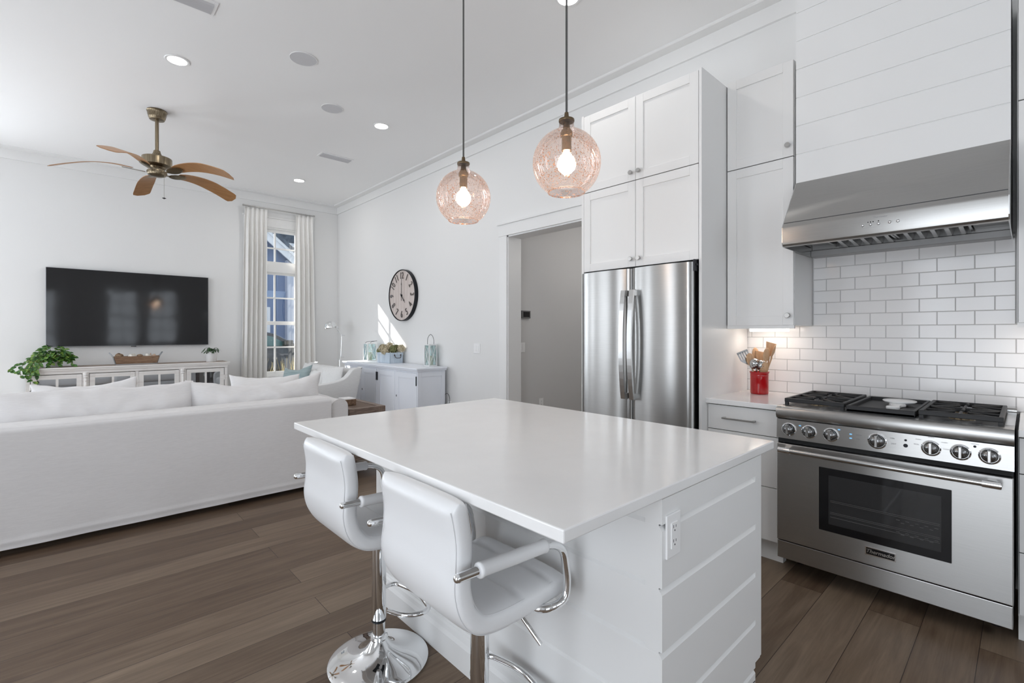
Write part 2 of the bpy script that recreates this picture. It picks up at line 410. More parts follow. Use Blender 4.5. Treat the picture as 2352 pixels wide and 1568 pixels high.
def seed_nodes(t, mx, o):
    tc = t.nodes.new('ShaderNodeTexCoord')
    n = t.nodes.new('ShaderNodeTexVoronoi'); n.inputs['Scale'].default_value = 100; n.inputs['Randomness'].default_value = 1
    dn = t.nodes.new('ShaderNodeTexNoise'); dn.inputs['Scale'].default_value = 150; t.links.new(tc.outputs['Object'], dn.inputs['Vector'])
    va = t.nodes.new('ShaderNodeVectorMath'); va.operation = 'MULTIPLY_ADD'; va.inputs[1].default_value = (.009, .009, .009)
    t.links.new(dn.outputs['Color'], va.inputs[0]); t.links.new(tc.outputs['Object'], va.inputs[2]); t.links.new(va.outputs[0], n.inputs['Vector'])
    n2 = t.nodes.new('ShaderNodeTexNoise'); n2.inputs['Scale'].default_value = 9; t.links.new(tc.outputs['Object'], n2.inputs['Vector'])
    thr = t.nodes.new('ShaderNodeMath'); thr.operation = 'MULTIPLY'; thr.inputs[1].default_value = .50; t.links.new(n2.outputs['Fac'], thr.inputs[0])
    lt = t.nodes.new('ShaderNodeMath'); lt.operation = 'LESS_THAN'; t.links.new(n.outputs['Distance'], lt.inputs[0]); t.links.new(thr.outputs[0], lt.inputs[1])
    d = t.nodes.new('ShaderNodeBsdfDiffuse'); d.inputs[0].default_value = (.30, .14, .075, 1)
    tl = t.nodes.new('ShaderNodeBsdfTranslucent'); tl.inputs[0].default_value = (.95, .60, .42, 1)
    a = t.nodes.new('ShaderNodeMixShader'); a.inputs[0].default_value = .14; t.links.new(d.outputs[0], a.inputs[1]); t.links.new(tl.outputs[0], a.inputs[2])
    # faint haze of the glass body
    tl2 = t.nodes.new('ShaderNodeBsdfTranslucent'); tl2.inputs[0].default_value = (.95, .80, .72, 1)
    hz = t.nodes.new('ShaderNodeMixShader'); hz.inputs[0].default_value = .045; t.links.new(mx.outputs[0], hz.inputs[1]); t.links.new(tl2.outputs[0], hz.inputs[2])
    f = t.nodes.new('ShaderNodeMath'); f.operation = 'MULTIPLY'; f.inputs[1].default_value = .9; t.links.new(lt.outputs[0], f.inputs[0])
    b = t.nodes.new('ShaderNodeMixShader'); t.links.new(f.outputs[0], b.inputs[0]); t.links.new(hz.outputs[0], b.inputs[1]); t.links.new(a.outputs[0], b.inputs[2])
    t.links.new(b.outputs[0], o.inputs[0])
seed_nodes(t_, mx_, o_)
BULB = mat('lit_bulb', (1, .9, .8), .5, emit=(1, .78, .58), es=28)
CANLIT = mat('lit_downlight', (1, 1, 1), .5, emit=(1, .965, .92), es=24)
KDOME = mat('dark_knob_steel', (.26, .26, .26), .2, 1)
RAIL = mat('satin_rail', (.36, .36, .36), .45, .6)
TUBEL = mat('lit_strip', (1, 1, 1), .5, emit=(1, .90, .80), es=9)

# ------------------------------------------------------------------ the room
CH = 3.60; XR = 3.58; YB = 8.55; T = .18
def wall_y(name, x0, x1, y0, y1, holes):            # a wall across Y with holes (xa, xb, za, zb)
    b = M(); xs = x0
    for xa, xb, za, zb in sorted(holes):
        b.box(xs, xa, y0, y1, 0, CH); b.box(xa, xb, y0, y1, 0, za) if za > 0 else None; b.box(xa, xb, y0, y1, zb, CH); xs = xb
    b.box(xs, x1, y0, y1, 0, CH); return b.done(name, WALL, **ST)
def wall_x(name, x0, x1, y0, y1, holes):
    b = M(); ys = y0
    for ya, yb, za, zb in sorted(holes):
        b.box(x0, x1, ys, ya, 0, CH); b.box(x0, x1, ya, yb, 0, za) if za > 0 else None; b.box(x0, x1, ya, yb, zb, CH); ys = yb
    b.box(x0, x1, ys, y1, 0, CH); return b.done(name, WALL, **ST)
M().box(LW - T, 6.2, FW - T, YB + T, -.12, 0).done('floor', FLOOR, **ST)
M().box(LW - T, XR + T, FW - T, YB + T, CH, CH + .15).done('ceiling', CEIL, **ST)
WIN = (2.16, 2.905, .60, 3.07); WIN2 = (-1.585, -.84, .60, 3.07)
DOOR = (2.55, 3.94, 0, 2.40)
wall_y('wall_back', LW - T, XR + T, YB, YB + T, [WIN, WIN2])
wall_x('wall_right', XR, XR + T, FW, YB, [DOOR])
wall_x('wall_left', LW - T, LW, FW, YB, LEFT_WIN)
wall_y('wall_front', LW - T, XR + T, FW - T, FW, FRONT_WIN)
# the hall seen through the cased opening
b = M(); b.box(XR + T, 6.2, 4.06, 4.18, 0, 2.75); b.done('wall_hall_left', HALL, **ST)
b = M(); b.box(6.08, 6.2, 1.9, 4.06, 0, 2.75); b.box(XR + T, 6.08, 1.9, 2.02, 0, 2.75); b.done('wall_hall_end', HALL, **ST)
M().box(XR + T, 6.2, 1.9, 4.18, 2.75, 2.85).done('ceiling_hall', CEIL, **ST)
hd = bpy.data.lights.new('hall_fill', 'POINT'); hd.energy = 14; hd.shadow_soft_size = .12; hd.color = (1, .97, .94)  # fill light added to brighten the hall, no fixture
hl = bpy.data.objects.new('hall_fill', hd); COL.objects.link(hl); hl.location = (5.0, 2.9, 2.45)
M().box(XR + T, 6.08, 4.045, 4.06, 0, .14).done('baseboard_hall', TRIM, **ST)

# crown: a ceiling strip over a fascia board, on the right, back, left and front walls
def crown(b, axis, wallc, s, a0, a1, m0=0, m1=0):
    prof = [(0, 3.463), (.022, 3.463), (.022, 3.580), (.112, 3.580), (.118, 3.586), (.118, CH), (0, CH)]
    poly = [(wallc + s * u, z) for u, z in prof]
    b.prism(poly, axis, a0, a1)
    for v in b.bm.verts:
        u = abs((v.co.x if axis == 'y' else v.co.y) - wallc); a = v.co.y if axis == 'y' else v.co.x
        d = u * m0 if abs(a - a0) < 1e-5 else -u * m1
        if axis == 'y': v.co.y += d
        else: v.co.x += d
b = M(); crown(b, 'y', XR, -1, .95, YB, 0, 1); b.done('trim_1', TRIM, **ST)
b = M(); crown(b, 'x', YB, -1, LW, XR, 1, 1); b.done('trim_2', TRIM, **ST)
b = M(); crown(b, 'y', LW, 1, FW, YB, 1, 1); b.done('trim_3', TRIM, **ST)
b = M(); crown(b, 'x', FW, 1, LW, XR, 1, 0); b.done('trim_4', TRIM, **ST)
def baseb(name, *boxes):
    b = M()
    for q in boxes: b.box(*q, 0, .16, .003)
    b.done(name, TRIM, **ST)
baseb('baseboard_right', (XR - .016, XR, 4.07, YB)); baseb('baseboard_back', (LW, XR, YB - .016, YB))
baseb('baseboard_left', (LW, LW + .016, 1.1, YB))

# cased opening to the hall
d1 = bpy.data.objects.new('door_1', None); COL.objects.link(d1); d1.location = (XR, 3.24, 0); d1['kind'] = 'structure'
b = M(); b.box(XR - .02, XR, 3.94, 4.065, 0, 2.40, .002); b.box(XR - .02, XR, 2.425, 2.55, 0, 2.40, .002)
b.box(XR - .024, XR, 2.415, 4.075, 2.40, 2.525, .002); b.done('casing', TRIM, d1)
M().box(XR - .04, XR, 2.40, 4.09, 2.525, 2.545, .003).done('casing_cap', TRIM, d1)
b = M(); b.box(XR - .004, XR + T + .01, 3.925, 3.945, 0, 2.412); b.box(XR - .004, XR + T + .01, 2.545, 2.565, 0, 2.40)
b.box(XR - .004, XR + T + .01, 2.55, 3.94, 2.385, 2.405); b.done('jamb', TRIM, d1)

# windows ------------------------------------------------------------------
def window_tall(name, xc):
    """transom over a double-hung sash in the back wall, 2 panes wide"""
    w = bpy.data.objects.new(name, None); COL.objects.link(w); w.location = (xc, YB, .6); w['kind'] = 'structure'
    x0, x1 = xc - .3725, xc + .3725; yo = YB + .045
    b = M(); y0, y1 = YB - .0, YB + .16
    b.box(x0, x0 + .02, y0, y1, .60, 3.07); b.box(x1 - .02, x1, y0, y1, .60, 3.07); b.box(x0, x1, y0, y1, 3.05, 3.07); b.box(x0, x1, y0, y1, .60, .62)
    b.box(x0, x1, y0, y1, 2.33, 2.46, .003)
    b.done('window_frame', TRIM, w)
    b = M(); b.frame('y', yo, yo + .045, x0 + .02, x1 - .02, 2.455, 3.055, .032, .055)
    b.box(xc - .012, xc + .012, yo + .008, yo + .04, 2.50, 3.0); b.box(x0 + .04, xc - .012, yo + .008, yo + .04, 2.722, 2.746); b.box(xc + .012, x1 - .04, yo + .008, yo + .04, 2.722, 2.746); b.done('transom_sash', TRIM, w)
    b = M()
    for za, zb, zm, dy in ((1.47, 2.335, 1.903, .02), (.615, 1.505, 1.075, 0)):
        b.frame('y', yo + dy, yo + dy + .04, x0 + .02, x1 - .02, za, zb, .034, .042 if za > 1 else .055)
        b.box(xc - .012, xc + .012, yo + dy + .006, yo + dy + .034, za + .03, zb - .03); b.box(x0 + .04, xc - .012, yo + dy + .006, yo + dy + .034, zm - .012, zm + .012); b.box(xc + .012, x1 - .04, yo + dy + .006, yo + dy + .034, zm - .012, zm + .012)
    b.done('sash', TRIM, w)
    b = M(); b.box(x0 + .03, x1 - .03, yo + .02, yo + .024, 2.47, 3.04); b.box(x0 + .03, x1 - .03, yo + .036, yo + .040, 1.5, 2.32); b.box(x0 + .03, x1 - .03, yo + .016, yo + .02, .64, 1.49)
    b.done('glass', PANE, w)
    b = M(); b.box(x0 - .10, x0, YB - .02, YB, .57, 3.07, .002); b.box(x1, x1 + .10, YB - .02, YB, .57, 3.07, .002)
    b.box(x0 - .11, x1 + .11, YB - .022, YB, 3.07, 3.215, .002); b.box(x0 - .13, x1 + .13, YB - .038, YB, 3.215, 3.235, .003)
    b.box(x0 - .10, x1 + .10, YB - .02, YB, .44, .57, .002)
    b.done('window_casing', TRIM, w)
    M().box(x0 - .12, x1 + .12, YB - .05, YB + .05, .57, .60, .004).done('window_sill', TRIM, w)
window_tall('window_1', 2.5325); window_tall('window_2', -1.2125)
k = 3
for a, bb, z0, z1 in LEFT_WIN + FRONT_WIN:
    left = (a, bb, z0, z1) in LEFT_WIN
    w = bpy.data.objects.new('window_%d' % k, None); k += 1; COL.objects.link(w); w['kind'] = 'structure'
    w.location = (LW, (a + bb) / 2, z0) if left else ((a + bb) / 2, FW, z0)
    b = M(); c = LW if left else FW; ax = 'x' if left else 'y'
    b.frame(ax, c - .10, c - .05, a, bb, z0, z1, .05)
    nx = 3 if bb - a > 1.2 else 2
    for i in range(1, nx):
        u = a + (bb - a) * i / nx
        (b.box(c - .09, c - .06, u - .014, u + .014, z0, z1) if left else b.box(u - .014, u + .014, c - .09, c - .06, z0, z1))
    for i in range(1, 4):
        z = z0 + (z1 - z0) * i / 4; h = .03 if i == 2 else .014
        (b.box(c - .088, c - .062, a, bb, z - h, z + h) if left else b.box(a, bb, c - .088, c - .062, z - h, z + h))
    b.done('window_frame', TRIM, w)
    b = M()
    if left: b.frame('x', LW, LW + .02, a - .09, bb + .09, max(z0 - .09, 0), z1 + .09, .09)
    else: b.frame('y', FW, FW + .02, a - .09, bb + .09, max(z0 - .09, 0), z1 + .09, .09)
    b.done('window_casing', TRIM, w)

# ------------------------------------------------------------------ tiled backsplash and the planked chimney over the hood
wr = bpy.data.objects['wall_right']
b = M(); x = XR - .012
TY, TZ, TG = .1525, .0749, .0018
def tiles(b, ya, yb, za, zb):
    r = 0; z = .9146
    while z < zb - .002:
        off = .045 if r % 2 == 0 else .045 + TY / 2
        z1 = min(z + TZ - TG, zb)
        n = int((yb - ya) / TY) + 3; y0 = -1.3725 + off
        for i in range(40):
            a = max(y0 + i * TY, ya); c = min(y0 + i * TY + TY - TG, yb)
            if c - a < .004: continue
            zz = max(z, za)
            if z1 - zz < .004: continue
            # flat face with a soft pillowed edge
            q = .002
            vs = [b.bm.verts.new(p) for p in ((x + .004, a, zz), (x + .004, c, zz), (x + .004, c, z1), (x + .004, a, z1), (x - .001, a + q, zz + q), (x - .001, c - q, zz + q), (x - .001, c - q, z1 - q), (x - .001, a + q, z1 - q))]
            b.bm.faces.new((vs[7], vs[6], vs[5], vs[4]))
            for u in range(4):
                w_ = (u + 1) % 4; b.bm.faces.new((vs[u], vs[w_], vs[4 + w_], vs[4 + u]))
        z += TZ; r += 1
tiles(b, -1.25, 1.398, .9146, 1.364); tiles(b, .046, .955, 1.364, 1.83)
o = b.done('tile_backsplash', TILE, wr); o['label'] = 'white glazed subway tile splashback'
b = M(); b.box(XR - .0105, XR, -1.25, 1.398, .90, 1.37); b.box(XR - .0105, XR, .046, .955, 1.37, 1.84); b.done('tile_grout', GROUT, wr)

def ship_poly(face, back, z0, z1, lines, s, up=.004, dn=.009, dep=.007):
    """profile of boards with V grooves; face/back are the coordinates, s the outward direction of the face"""
    p = [(back, z0), (face, z0)]
    for z in sorted(lines):
        p += [(face, z - dn), (face - s * dep, z), (face - s * dep, z + up), (face, z + up)]
    p += [(face, z1), (back, z1)]
    return p
b = M(); b.prism(ship_poly(3.19, XR, 2.20, CH, [2.216 + .1685 * i for i in range(1, 9)], -1, .002, .004, .005), 'y', .056, .946)
b.done('wall_chimney', TRIM, **ST)

# ------------------------------------------------------------------ cabinet helpers
def shaker(parent, y0, y1, z0, z1, xf, name='door', th=.02, fr=.058, knob=None, m=None):
    """shaker door facing -X with its front at xf"""
    m = m or CAB
    b = M(); b.frame('x', xf, xf + th, y0, y1, z0, z1, fr, bev=.0015); b.box(xf + .008, xf + th, y0 + fr - .002, y1 - fr + .002, z0 + fr - .002, z1 - fr + .002)
    d = b.done(name, m, parent)
    if knob:
        ky, kz = knob
        b = M(); b.lathe([(0, 0), (.006, 0), (.006, .012), (.0135, .014), (.015, .018), (.015, .026), (.0135, .028), (0, .028)], n=20, mat=Matrix.Translation((xf, ky, kz)) @ Matrix.Rotation(-pi / 2, 4, 'Y'))
        b.done('knob', NICKEL, d, smooth=35)
    return d
def slab_front(parent, y0, y1, z0, z1, xf, name='drawer', handle=None):
    d = M().box(xf, xf + .02, y0, y1, z0, z1, .0015).done(name, CAB, parent)
    if handle:
        a, c, hz = handle
        b = M(); b.box(xf - .034, xf - .026, a, c, hz - .005, hz + .005, .001); b.box(xf - .03, xf, a + .004, a + .014, hz - .005, hz + .005); b.box(xf - .03, xf, c - .014, c - .004, hz - .005, hz + .005)
        b.done('handle', NICKEL, d)
    return d

# fridge surround: side panels and the four-door cabinet above
c = thing('fridge_cabinet', 'tall white four-door cabinet built around and above the steel fridge', 'cabinet', (3.2, 1.835, 0))
for ya, yb in ((1.366, 1.384), (2.286, 2.306)): M().box(2.853, XR - .024, ya, yb, 0, 2.955, .001).done('side_panel', CAB, c)
b = M(); b.box(2.874, XR - .024, 1.384, 2.286, 1.775, 2.945); b.done('body', CAB, c)
for z0, z1, kz in ((1.775, 2.366, 1.828), (2.371, 2.945, 2.424)):
    shaker(c, 1.8365, 2.2835, z0, z1, 2.853, knob=(1.866, kz)); shaker(c, 1.3870, 1.8335, z0, z1, 2.853, knob=(1.804, kz))
M().box(2.862, 2.874, 1.3845, 2.2855, 1.775, 2.945).done('door_gap', GAP, c)

# tall upper cabinet to the left of the hood
def upper(label, y0, y1, ky):
    c = thing('wall_cabinet', label, 'cabinet', (3.39, (y0 + y1) / 2, 1.36))
    b = M(); b.box(3.224, XR - .001, y0, y1, 1.364, 2.968); b.done('body', CAB, c)
    M().box(3.212, 3.224, y0 + .003, y1 - .003, 1.37, 2.965).done('door_gap', GAP, c)
    shaker(c, y0 + .002, y1 - .004, 1.366, 2.384, 3.203, knob=(ky, 1.425)); shaker(c, y0 + .002, y1 - .004, 2.389, 2.970, 3.203, knob=(ky, 2.455))
    M().box(3.21, 3.23, y0, y1, 1.345, 1.366).done('light_rail', CAB, c)
    return c
upper('tall white two-door wall cabinet between the fridge and the range hood', .962, 1.362, .992)
upper('white wall cabinet at the right edge, beyond the range hood', -.46, .036, -.43)
def under_light(label, y0, y1):
    c = thing('strip_light', label, 'light', (3.42, (y0 + y1) / 2, 1.36))
    M().box(3.385, 3.455, y0, y1, 1.348, 1.364, .003).done('housing', WHITEP, c)
    M().box(3.378, 3.450, y0 + .03, y1 - .005, 1.328, 1.348, .004).done('diffuser', TUBEL, c)
    d = bpy.data.lights.new('strip_glow', 'AREA'); d.shape = 'RECTANGLE'; d.size = .05; d.size_y = y1 - y0 - .05; d.energy = .2; d.color = (1, .80, .68)
    o = bpy.data.objects.new('strip_glow', d); COL.objects.link(o); o.parent = c; o.location = (0, 0, -.036)
under_light('lit strip light under the cabinet above the red utensil crock', 1.03, 1.29)
under_light('lit strip light under the wall cabinet at the right edge', -.40, -.06)

# base cabinets, worktops
def base(label, y0, y1, handle, splits=(.436, .726)):
    c = thing('base_cabinet', label, 'cabinet', (3.2, (y0 + y1) / 2, 0))
    M().box(2.952, XR - .001, y0, y1, .12, .884).done('body', CAB, c)
    M().box(2.942, 2.954, y0 + .002, y1 - .002, .135, .882).done('drawer_gap', GAP, c)
    M().box(3.0, 3.05, y0, y1, 0, .122).done('toe_kick', CAB, c)
    zs = [.131, *splits, .8785]
    for i in range(3):
        slab_front(c, y0 + .003, y1 - .003, zs[i] + .002, zs[i + 1] - .002, 2.932, handle=(y0 + handle[0], y0 + handle[1], (.803 if i == 2 else zs[i + 1] - .07)) if handle else None)
    return c
base('white drawer base cabinet between the fridge and the steel range', .955, 1.366, (.12, .31))
base('white drawer base cabinet at the right edge of the steel range', -.90, .030, (.33, .60), (.395, .726))
M().box(2.906, XR - .011, .953, 1.366, .884, .914, .003).done('countertop', QUARTZ, at=(3.24, 1.16, .884), label='white quartz countertop under the red utensil crock', category='countertop')
M().box(2.906, XR - .011, -.90, .030, .884, .914, .003).done('countertop', QUARTZ, at=(3.24, -.43, .884), label='white quartz countertop to the right of the range', category='countertop')

# ------------------------------------------------------------------ fridge
f = thing('fridge', 'stainless steel french-door fridge set into the white cabinets', 'fridge', (3.2, 1.835, 0))
M().box(2.90, 3.50, 1.405, 2.268, .02, 1.755, .004).done('body', mat('fridge_side', (.10, .10, .105), .5), f)
M().box(2.876, 2.902, 1.386, 2.284, 1.75, 1.7745).done('top_vent', GAP, f)
M().box(2.93, 3.5, 1.3845, 1.405, .0, 1.774).done('side_gap', GAP, f)
def bow(y0, y1, z0, z1, edge, mid, back):
    """door whose front face bows outwards across its width"""
    n = 24; poly = []
    for i in range(n + 1):
        u = i / n; q = 1 - abs(2 * u - 1) ** 2.6
        rr = .012; e = min(u, 1 - u) * (y1 - y0); rnd = 0 if e > rr else (rr - sqrt(max(0, rr * rr - (rr - e) ** 2)))
        poly.append((edge - (edge - mid) * q + rnd, y0 + (y1 - y0) * u))
    poly += [(back, y1), (back, y0)]
    return M().prism(poly, 'z', z0, z1)
for k, (y0, y1, hy) in enumerate(((1.838, 2.272, 1.868), (1.400, 1.834, 1.802))):
    d = bow(y0, y1, .70, 1.757, 2.806, 2.782, 2.872).done('door', STEEL, f, smooth=30)
    b = M(); hx = 2.722
    P = [(hx + .03 * (2 * abs(t / 16 - .5)) ** 2.2, hy, .872 + .735 * t / 16) for t in range(17)]
    V = []
    for p in P:
        V.append([b.bm.verts.new((p[0] + dx, hy + dy, p[2])) for dx, dy in ((0, -.017), (0, .017), (.016, .017), (.016, -.017))])
    for A, B in zip(V, V[1:]):
        for i in range(4): b.bm.faces.new((A[i], A[(i + 1) % 4], B[(i + 1) % 4], B[i]))
    b.bm.faces.new(V[0]); b.bm.faces.new(V[-1][::-1])
    for z in (.872, 1.567): b.box(hx + .03, 2.80, hy - .016, hy + .016, z, z + .04, .002)
    b.done('handle', STEELS, d)
bow(1.400, 2.272, .06, .692, 2.806, 2.785, 2.872).done('freezer_drawer', STEEL, f, smooth=30)
b = M(); b.box(2.815, 2.90, 1.391, 1.404, 1.70, 1.772, .002); b.box(2.83, 2.885, 1.386, 1.398, 1.735, 1.745); b.done('hinge', BLKMET, f)

# ------------------------------------------------------------------ range hood
h = thing('range_hood', 'stainless steel range hood below the white planked chimney', 'range hood', (3.27, .5, 1.80))
HY0, HY1 = .055, .947
shell = M()
prof = [(3.19, 2.213), (2.9545, 1.9165), (2.9512, 1.9105), (2.95, 1.904), (2.95, 1.828), (2.953, 1.816), (2.962, 1.806), (2.975, 1.802)]
inner = [(2.975, 1.806), (2.968, 1.812), (2.962, 1.83), (2.962, 1.905), (3.195, 2.20)]
shell.prism(prof + inner, 'y', HY0 + .004, HY1 - .004)
shell.done('canopy', STEEL, h, smooth=25)
sp = [(3.19, 2.213), (2.95, 1.911), (2.95, 1.828), (2.96, 1.806), (2.975, 1.802), (XR - .012, 1.802), (XR - .012, 2.213)]
for y in (HY0, HY1 - .004): M().prism(sp, 'y', y, y + .004).done('side_panel', STEELS, h)
b = M(); b.prism([(3.494, 1.95), (3.494, 1.845), (3.47, 1.838), (3.47, 1.806), (3.476, 1.802), (XR - .014, 1.802), (XR - .014, 1.95)], 'y', HY0 + .005, HY1 - .005); b.done('rear_rail', RAIL, h)
M().box(2.97, 3.55, HY0 + .005, HY1 - .005, 1.935, 1.94).done('liner', mat('hood_liner', (.05, .05, .052), .4, .8), h)
def baffle(ya, n):
    for i in range(n):
        b = M()
        y = ya + i * .0545
        V = [(3.06, y, 1.90), (3.06, y + .034, 1.90), (3.06, y + .026, 1.868), (3.06, y + .008, 1.868)]
        A = [b.bm.verts.new(p) for p in V]; B = [b.bm.verts.new((3.49, p[1], p[2] - .03)) for p in V]
        b.bm.faces.new(A); b.bm.faces.new(B[::-1])
        for q in range(4): b.bm.faces.new((A[q], B[q], B[(q + 1) % 4], A[(q + 1) % 4]))
        b.done('baffle', STEELS, h)
baffle(.215, 5); baffle(.515, 5)
for y in (.195, .488, .502, .795): M().box(3.04, 3.495, y, y + .010, 1.85, 1.91).done('filter_frame', STEELS, h)
for ya, yb in ((HY0 + .01, .19), (.81, HY1 - .01)): M().box(3.06, 3.49, ya, yb, 1.86, 1.90).done('light_panel', STEELS, h)
for i, y in enumerate((.572, .539, .507, .463, .431)):
    M().lathe([(0, .011), (.0045, .0105), (.0065, .008), (.0075, 0)], n=16, mat=Matrix.Translation((2.95, y, 1.862)) @ Matrix.Rotation(-pi / 2, 4, 'Y')).done('button', CHROME, h, smooth=True)
for y, z in ((.5495, 1.875), (.539, 1.875), (.5285, 1.875), (.507, 1.8755)): M().cyl((2.9490, y, z), (2.951, y, z), .0026, n=10).done('indicator', BLACK, h)
FX = lambda x, y, z: Matrix.Translation((x, y, z)) @ Matrix.Rotation(-pi / 2, 4, 'Z') @ Matrix.Rotation(pi / 2, 4, 'X')   # text facing -X
M().text('Thermador', .0125, FX(2.9496, .501, 1.8955), .0005, .25).done('lettering', mat('grey_print', (.30, .30, .31), .5), h)

# ------------------------------------------------------------------ range
r = thing('range', 'wide stainless steel gas range with black oven window and seven knobs', 'range', (3.22, .495, 0))
RY0, RY1 = .040, .946; RX = 2.87
M().box(2.92, XR - .02, RY0 + .004, RY1 - .004, .07, .90).done('body', mat('range_side', (.09, .09, .09), .4, .6), r)
for y in (RY0 + .06, RY1 - .06):
    for x in (3.08, 3.5): M().cyl((x, y, 0), (x, y, .075), .02).done('foot', BLKMET, r)
# bullnose top
pr_ = [(3.0, .918), (RX + .004, .918)] + [(RX - .012 + .016 * cos(a) - .0, .9) if False else (RX + .004 - .034 * sin(a) * .6, .884 + .034 * cos(a)) for a in [pi * i / 10 for i in range(1, 11)]] + [(RX + .012, .848), (3.0, .848)]
M().prism(pr_, 'y', RY0, RY1).done('bullnose', STEEL, r, smooth=30)
b = M(); b.box(3.0, 3.56, RY0, RY1, .895, .918); b.tube([(3.50, RY0, .925), (3.50, RY1, .925)], .016, 16); b.box(3.50, 3.56, RY0, RY1, .915, .941); b.done('cooktop', STEELS, r, smooth=30)
b = M(); b.prism([(RX + .002, .847), (RX - .004, .744), (2.95, .744), (2.95, .847)], 'y', RY0, RY1); b.done('control_panel', STEEL, r)
M().box(RX + .02, 2.95, RY0 + .003, RY1 - .003, .718, .745).done('panel_gap', GAP, r)
PX = lambda z: RX - .004 + .006 * (z - .744) / .103
def knob_(y, big=0):
    z = .796; R = .031 + big; T_ = Matrix.Translation((PX(z), y, z)) @ Matrix.Rotation(-pi / 2, 4, 'Y')
    b = M(); b.lathe([(0, 0), (R + .004, 0), (R + .004, .004), (R, .007), (R - .002, .005)], n=32, mat=T_); k = b.done('knob', CHROME, r, smooth=35)
    b = M(); b.lathe([(R - .004, .004), (R - .006, .016), (R - .011, .024), (R - .02, .029), (0, .031)], n=32, mat=T_); b.done('knob_dome', KDOME, k, smooth=40)
    b = M(); b.box(-.0055, .0055, -R + .004, R - .008, .012, .040, .002, mat=T_ @ Matrix.Rotation(pi / 2, 4, 'Z')); b.done('grip', STEELS, k)
for y in (.885, .789, .690, .301, .203, .113): knob_(y)
knob_(.498, .003)
LED = mat('blue_led', (.1, .35, .6), .4, emit=(.25, .6, 1), es=.9)
for y, z in ((.832, .822), (.655, .827), (.605, .812), (.605, .792)): M().box(PX(z) - .001, PX(z) + .001, y - .005, y + .005, z - .0025, z + .0025).done('indicator_light', LED, r)
for y, z, q in ((.391, .817, .005), (.391, .792, .0085), (.158, .828, .005)): M().cyl((PX(z) - .003, y, z), (PX(z) + .001, y, z), q, n=14).done('button', BLKMET, r)
PRT = mat('panel_print', (.22, .22, .23), .5)
b = M()
for s_, y, z, w in (('BAKE', .301, .845, .0085), ('CONV', .345, .828, .007), ('BROIL', .352, .805, .007), ('WARM', .256, .828, .007), ('CLEAN', .250, .800, .007), ('OVEN', .44, .818, .007), ('LIGHT', .435, .793, .007), ('HEATING', .158, .838, .006), ('GRIDDLE', .572, .812, .006), ('OVEN', .575, .792, .006)):
    if z < .846: b.text(s_, w, FX(PX(z) - .0008, y, z), .0003)
b.done('lettering', PRT, r)
# oven door
od = M(); od.box(RX - .008, RX + .045, RY0 + .002, RY1 - .002, .187, .716, .004)
od = od.done('oven_door', STEEL, r)
b = M(); b.box(RX - .013, RX - .006, .231, .741, .300, .624, .002); b.done('window_border', BLACK, od)
# dark glass plate of the oven window, rack wires on its face
b = M(); b.box(RX - .0135, RX - .0128, .265, .698, .339, .589); b.done('window_glass', DGLASS, od)
b = M()
for z in (.395, .402, .455, .462, .378):
    b.tube([(RX - .0142, .27, z), (RX - .0142, .69, z)], .0009, 6)
for z in (.44, .385):
    for i in range(9): b.tube([(RX - .0142, .275 + i * .017, z - .011 * (i % 2)), (RX - .0142, .288 + i * .017, z - .011 * (i % 2))], .0011, 6)
b.done('oven_rack', mat('rack_steel', (.16, .16, .16), .4, .8), od)
b = M(); hx = RX - .062; b.tube([(hx, .075, .690), (hx, .905, .690)], .0135, 18)
hb = b.done('door_handle', STEELS, od, smooth=40)
for y in (.105, .89):
    b = M(); b.tube([(hx, y - .028, .690), (hx, y + .028, .690)], .0165, 18); b.prism([(hx - .004, .676), (RX - .006, .662), (RX - .006, .695), (hx, .704)], 'y', y - .014, y + .014); b.done('handle_bracket', CHROME, hb, smooth=40)
b = M(); b.box(RX - .011, RX - .006, .425, .545, .236, .277, .0015); bd = b.done('badge', CHROME, od)
M().box(RX - .0118, RX - .0105, .430, .540, .241, .272).done('badge_plate', BLACK, bd)
M().text('Thermador', .0245, FX(RX - .0121, .485, .2565), .0004, .28, .0006).done('lettering', STEELS, bd)
M().box(RX - .005, RX + .03, RY0 + .004, RY1 - .004, .088, .183, .003).done('kick_panel', STEEL, r)
# grates, griddle
def grate(y0, y1):
    x0, x1 = 2.925, 3.43; zt = .957
    b = M(); b.frame('z', zt - .022, zt, x0, x1, y0, y1, .016, bev=.003)
    xm = (x0 + x1) / 2; b.box(xm - .008, xm + .008, y0, y1, zt - .022, zt, .003)
    for cx in ((x0 + xm) / 2, (x1 + xm) / 2):
        cy = (y0 + y1) / 2
        for k in range(8):
            a = k * pi / 4 + pi / 8 * 0; ex = (xm - x0) / 2 - .004; ey = (y1 - y0) / 2 - .006
            t = min(ex / abs(cos(a)) if abs(cos(a)) > 1e-3 else 9, ey / abs(sin(a)) if abs(sin(a)) > 1e-3 else 9)
            b.tube([(cx + .034 * cos(a), cy + .034 * sin(a), zt - .004), (cx + t * cos(a), cy + t * sin(a), zt - .008)], .0065, 8)
    for x in (x0 + .01, x1 - .01, xm):
        for y in (y0 + .01, y1 - .01): b.box(x - .008, x + .008, y - .008, y + .008, .917, zt - .01)
    b.done('grate', IRON, r)
    for cx in ((x0 + xm) / 2, (x1 + xm) / 2):
        M().lathe([(0, .925), (.045, .925), (.05, .918)], (cx, (y0 + y1) / 2, 0), 28).done('burner', BRASS, r, smooth=40)
        M().lathe([(0, .938), (.026, .938), (.03, .934), (.03, .925)], (cx, (y0 + y1) / 2, 0), 28).done('burner_cap', IRON, r, smooth=40)
grate(.645, .925); grate(.072, .352)
M().box(2.915, 3.44, .070, .930, .9175, .9195).done('burner_tray', mat('tray_dark', (.03, .03, .03), .35), r)
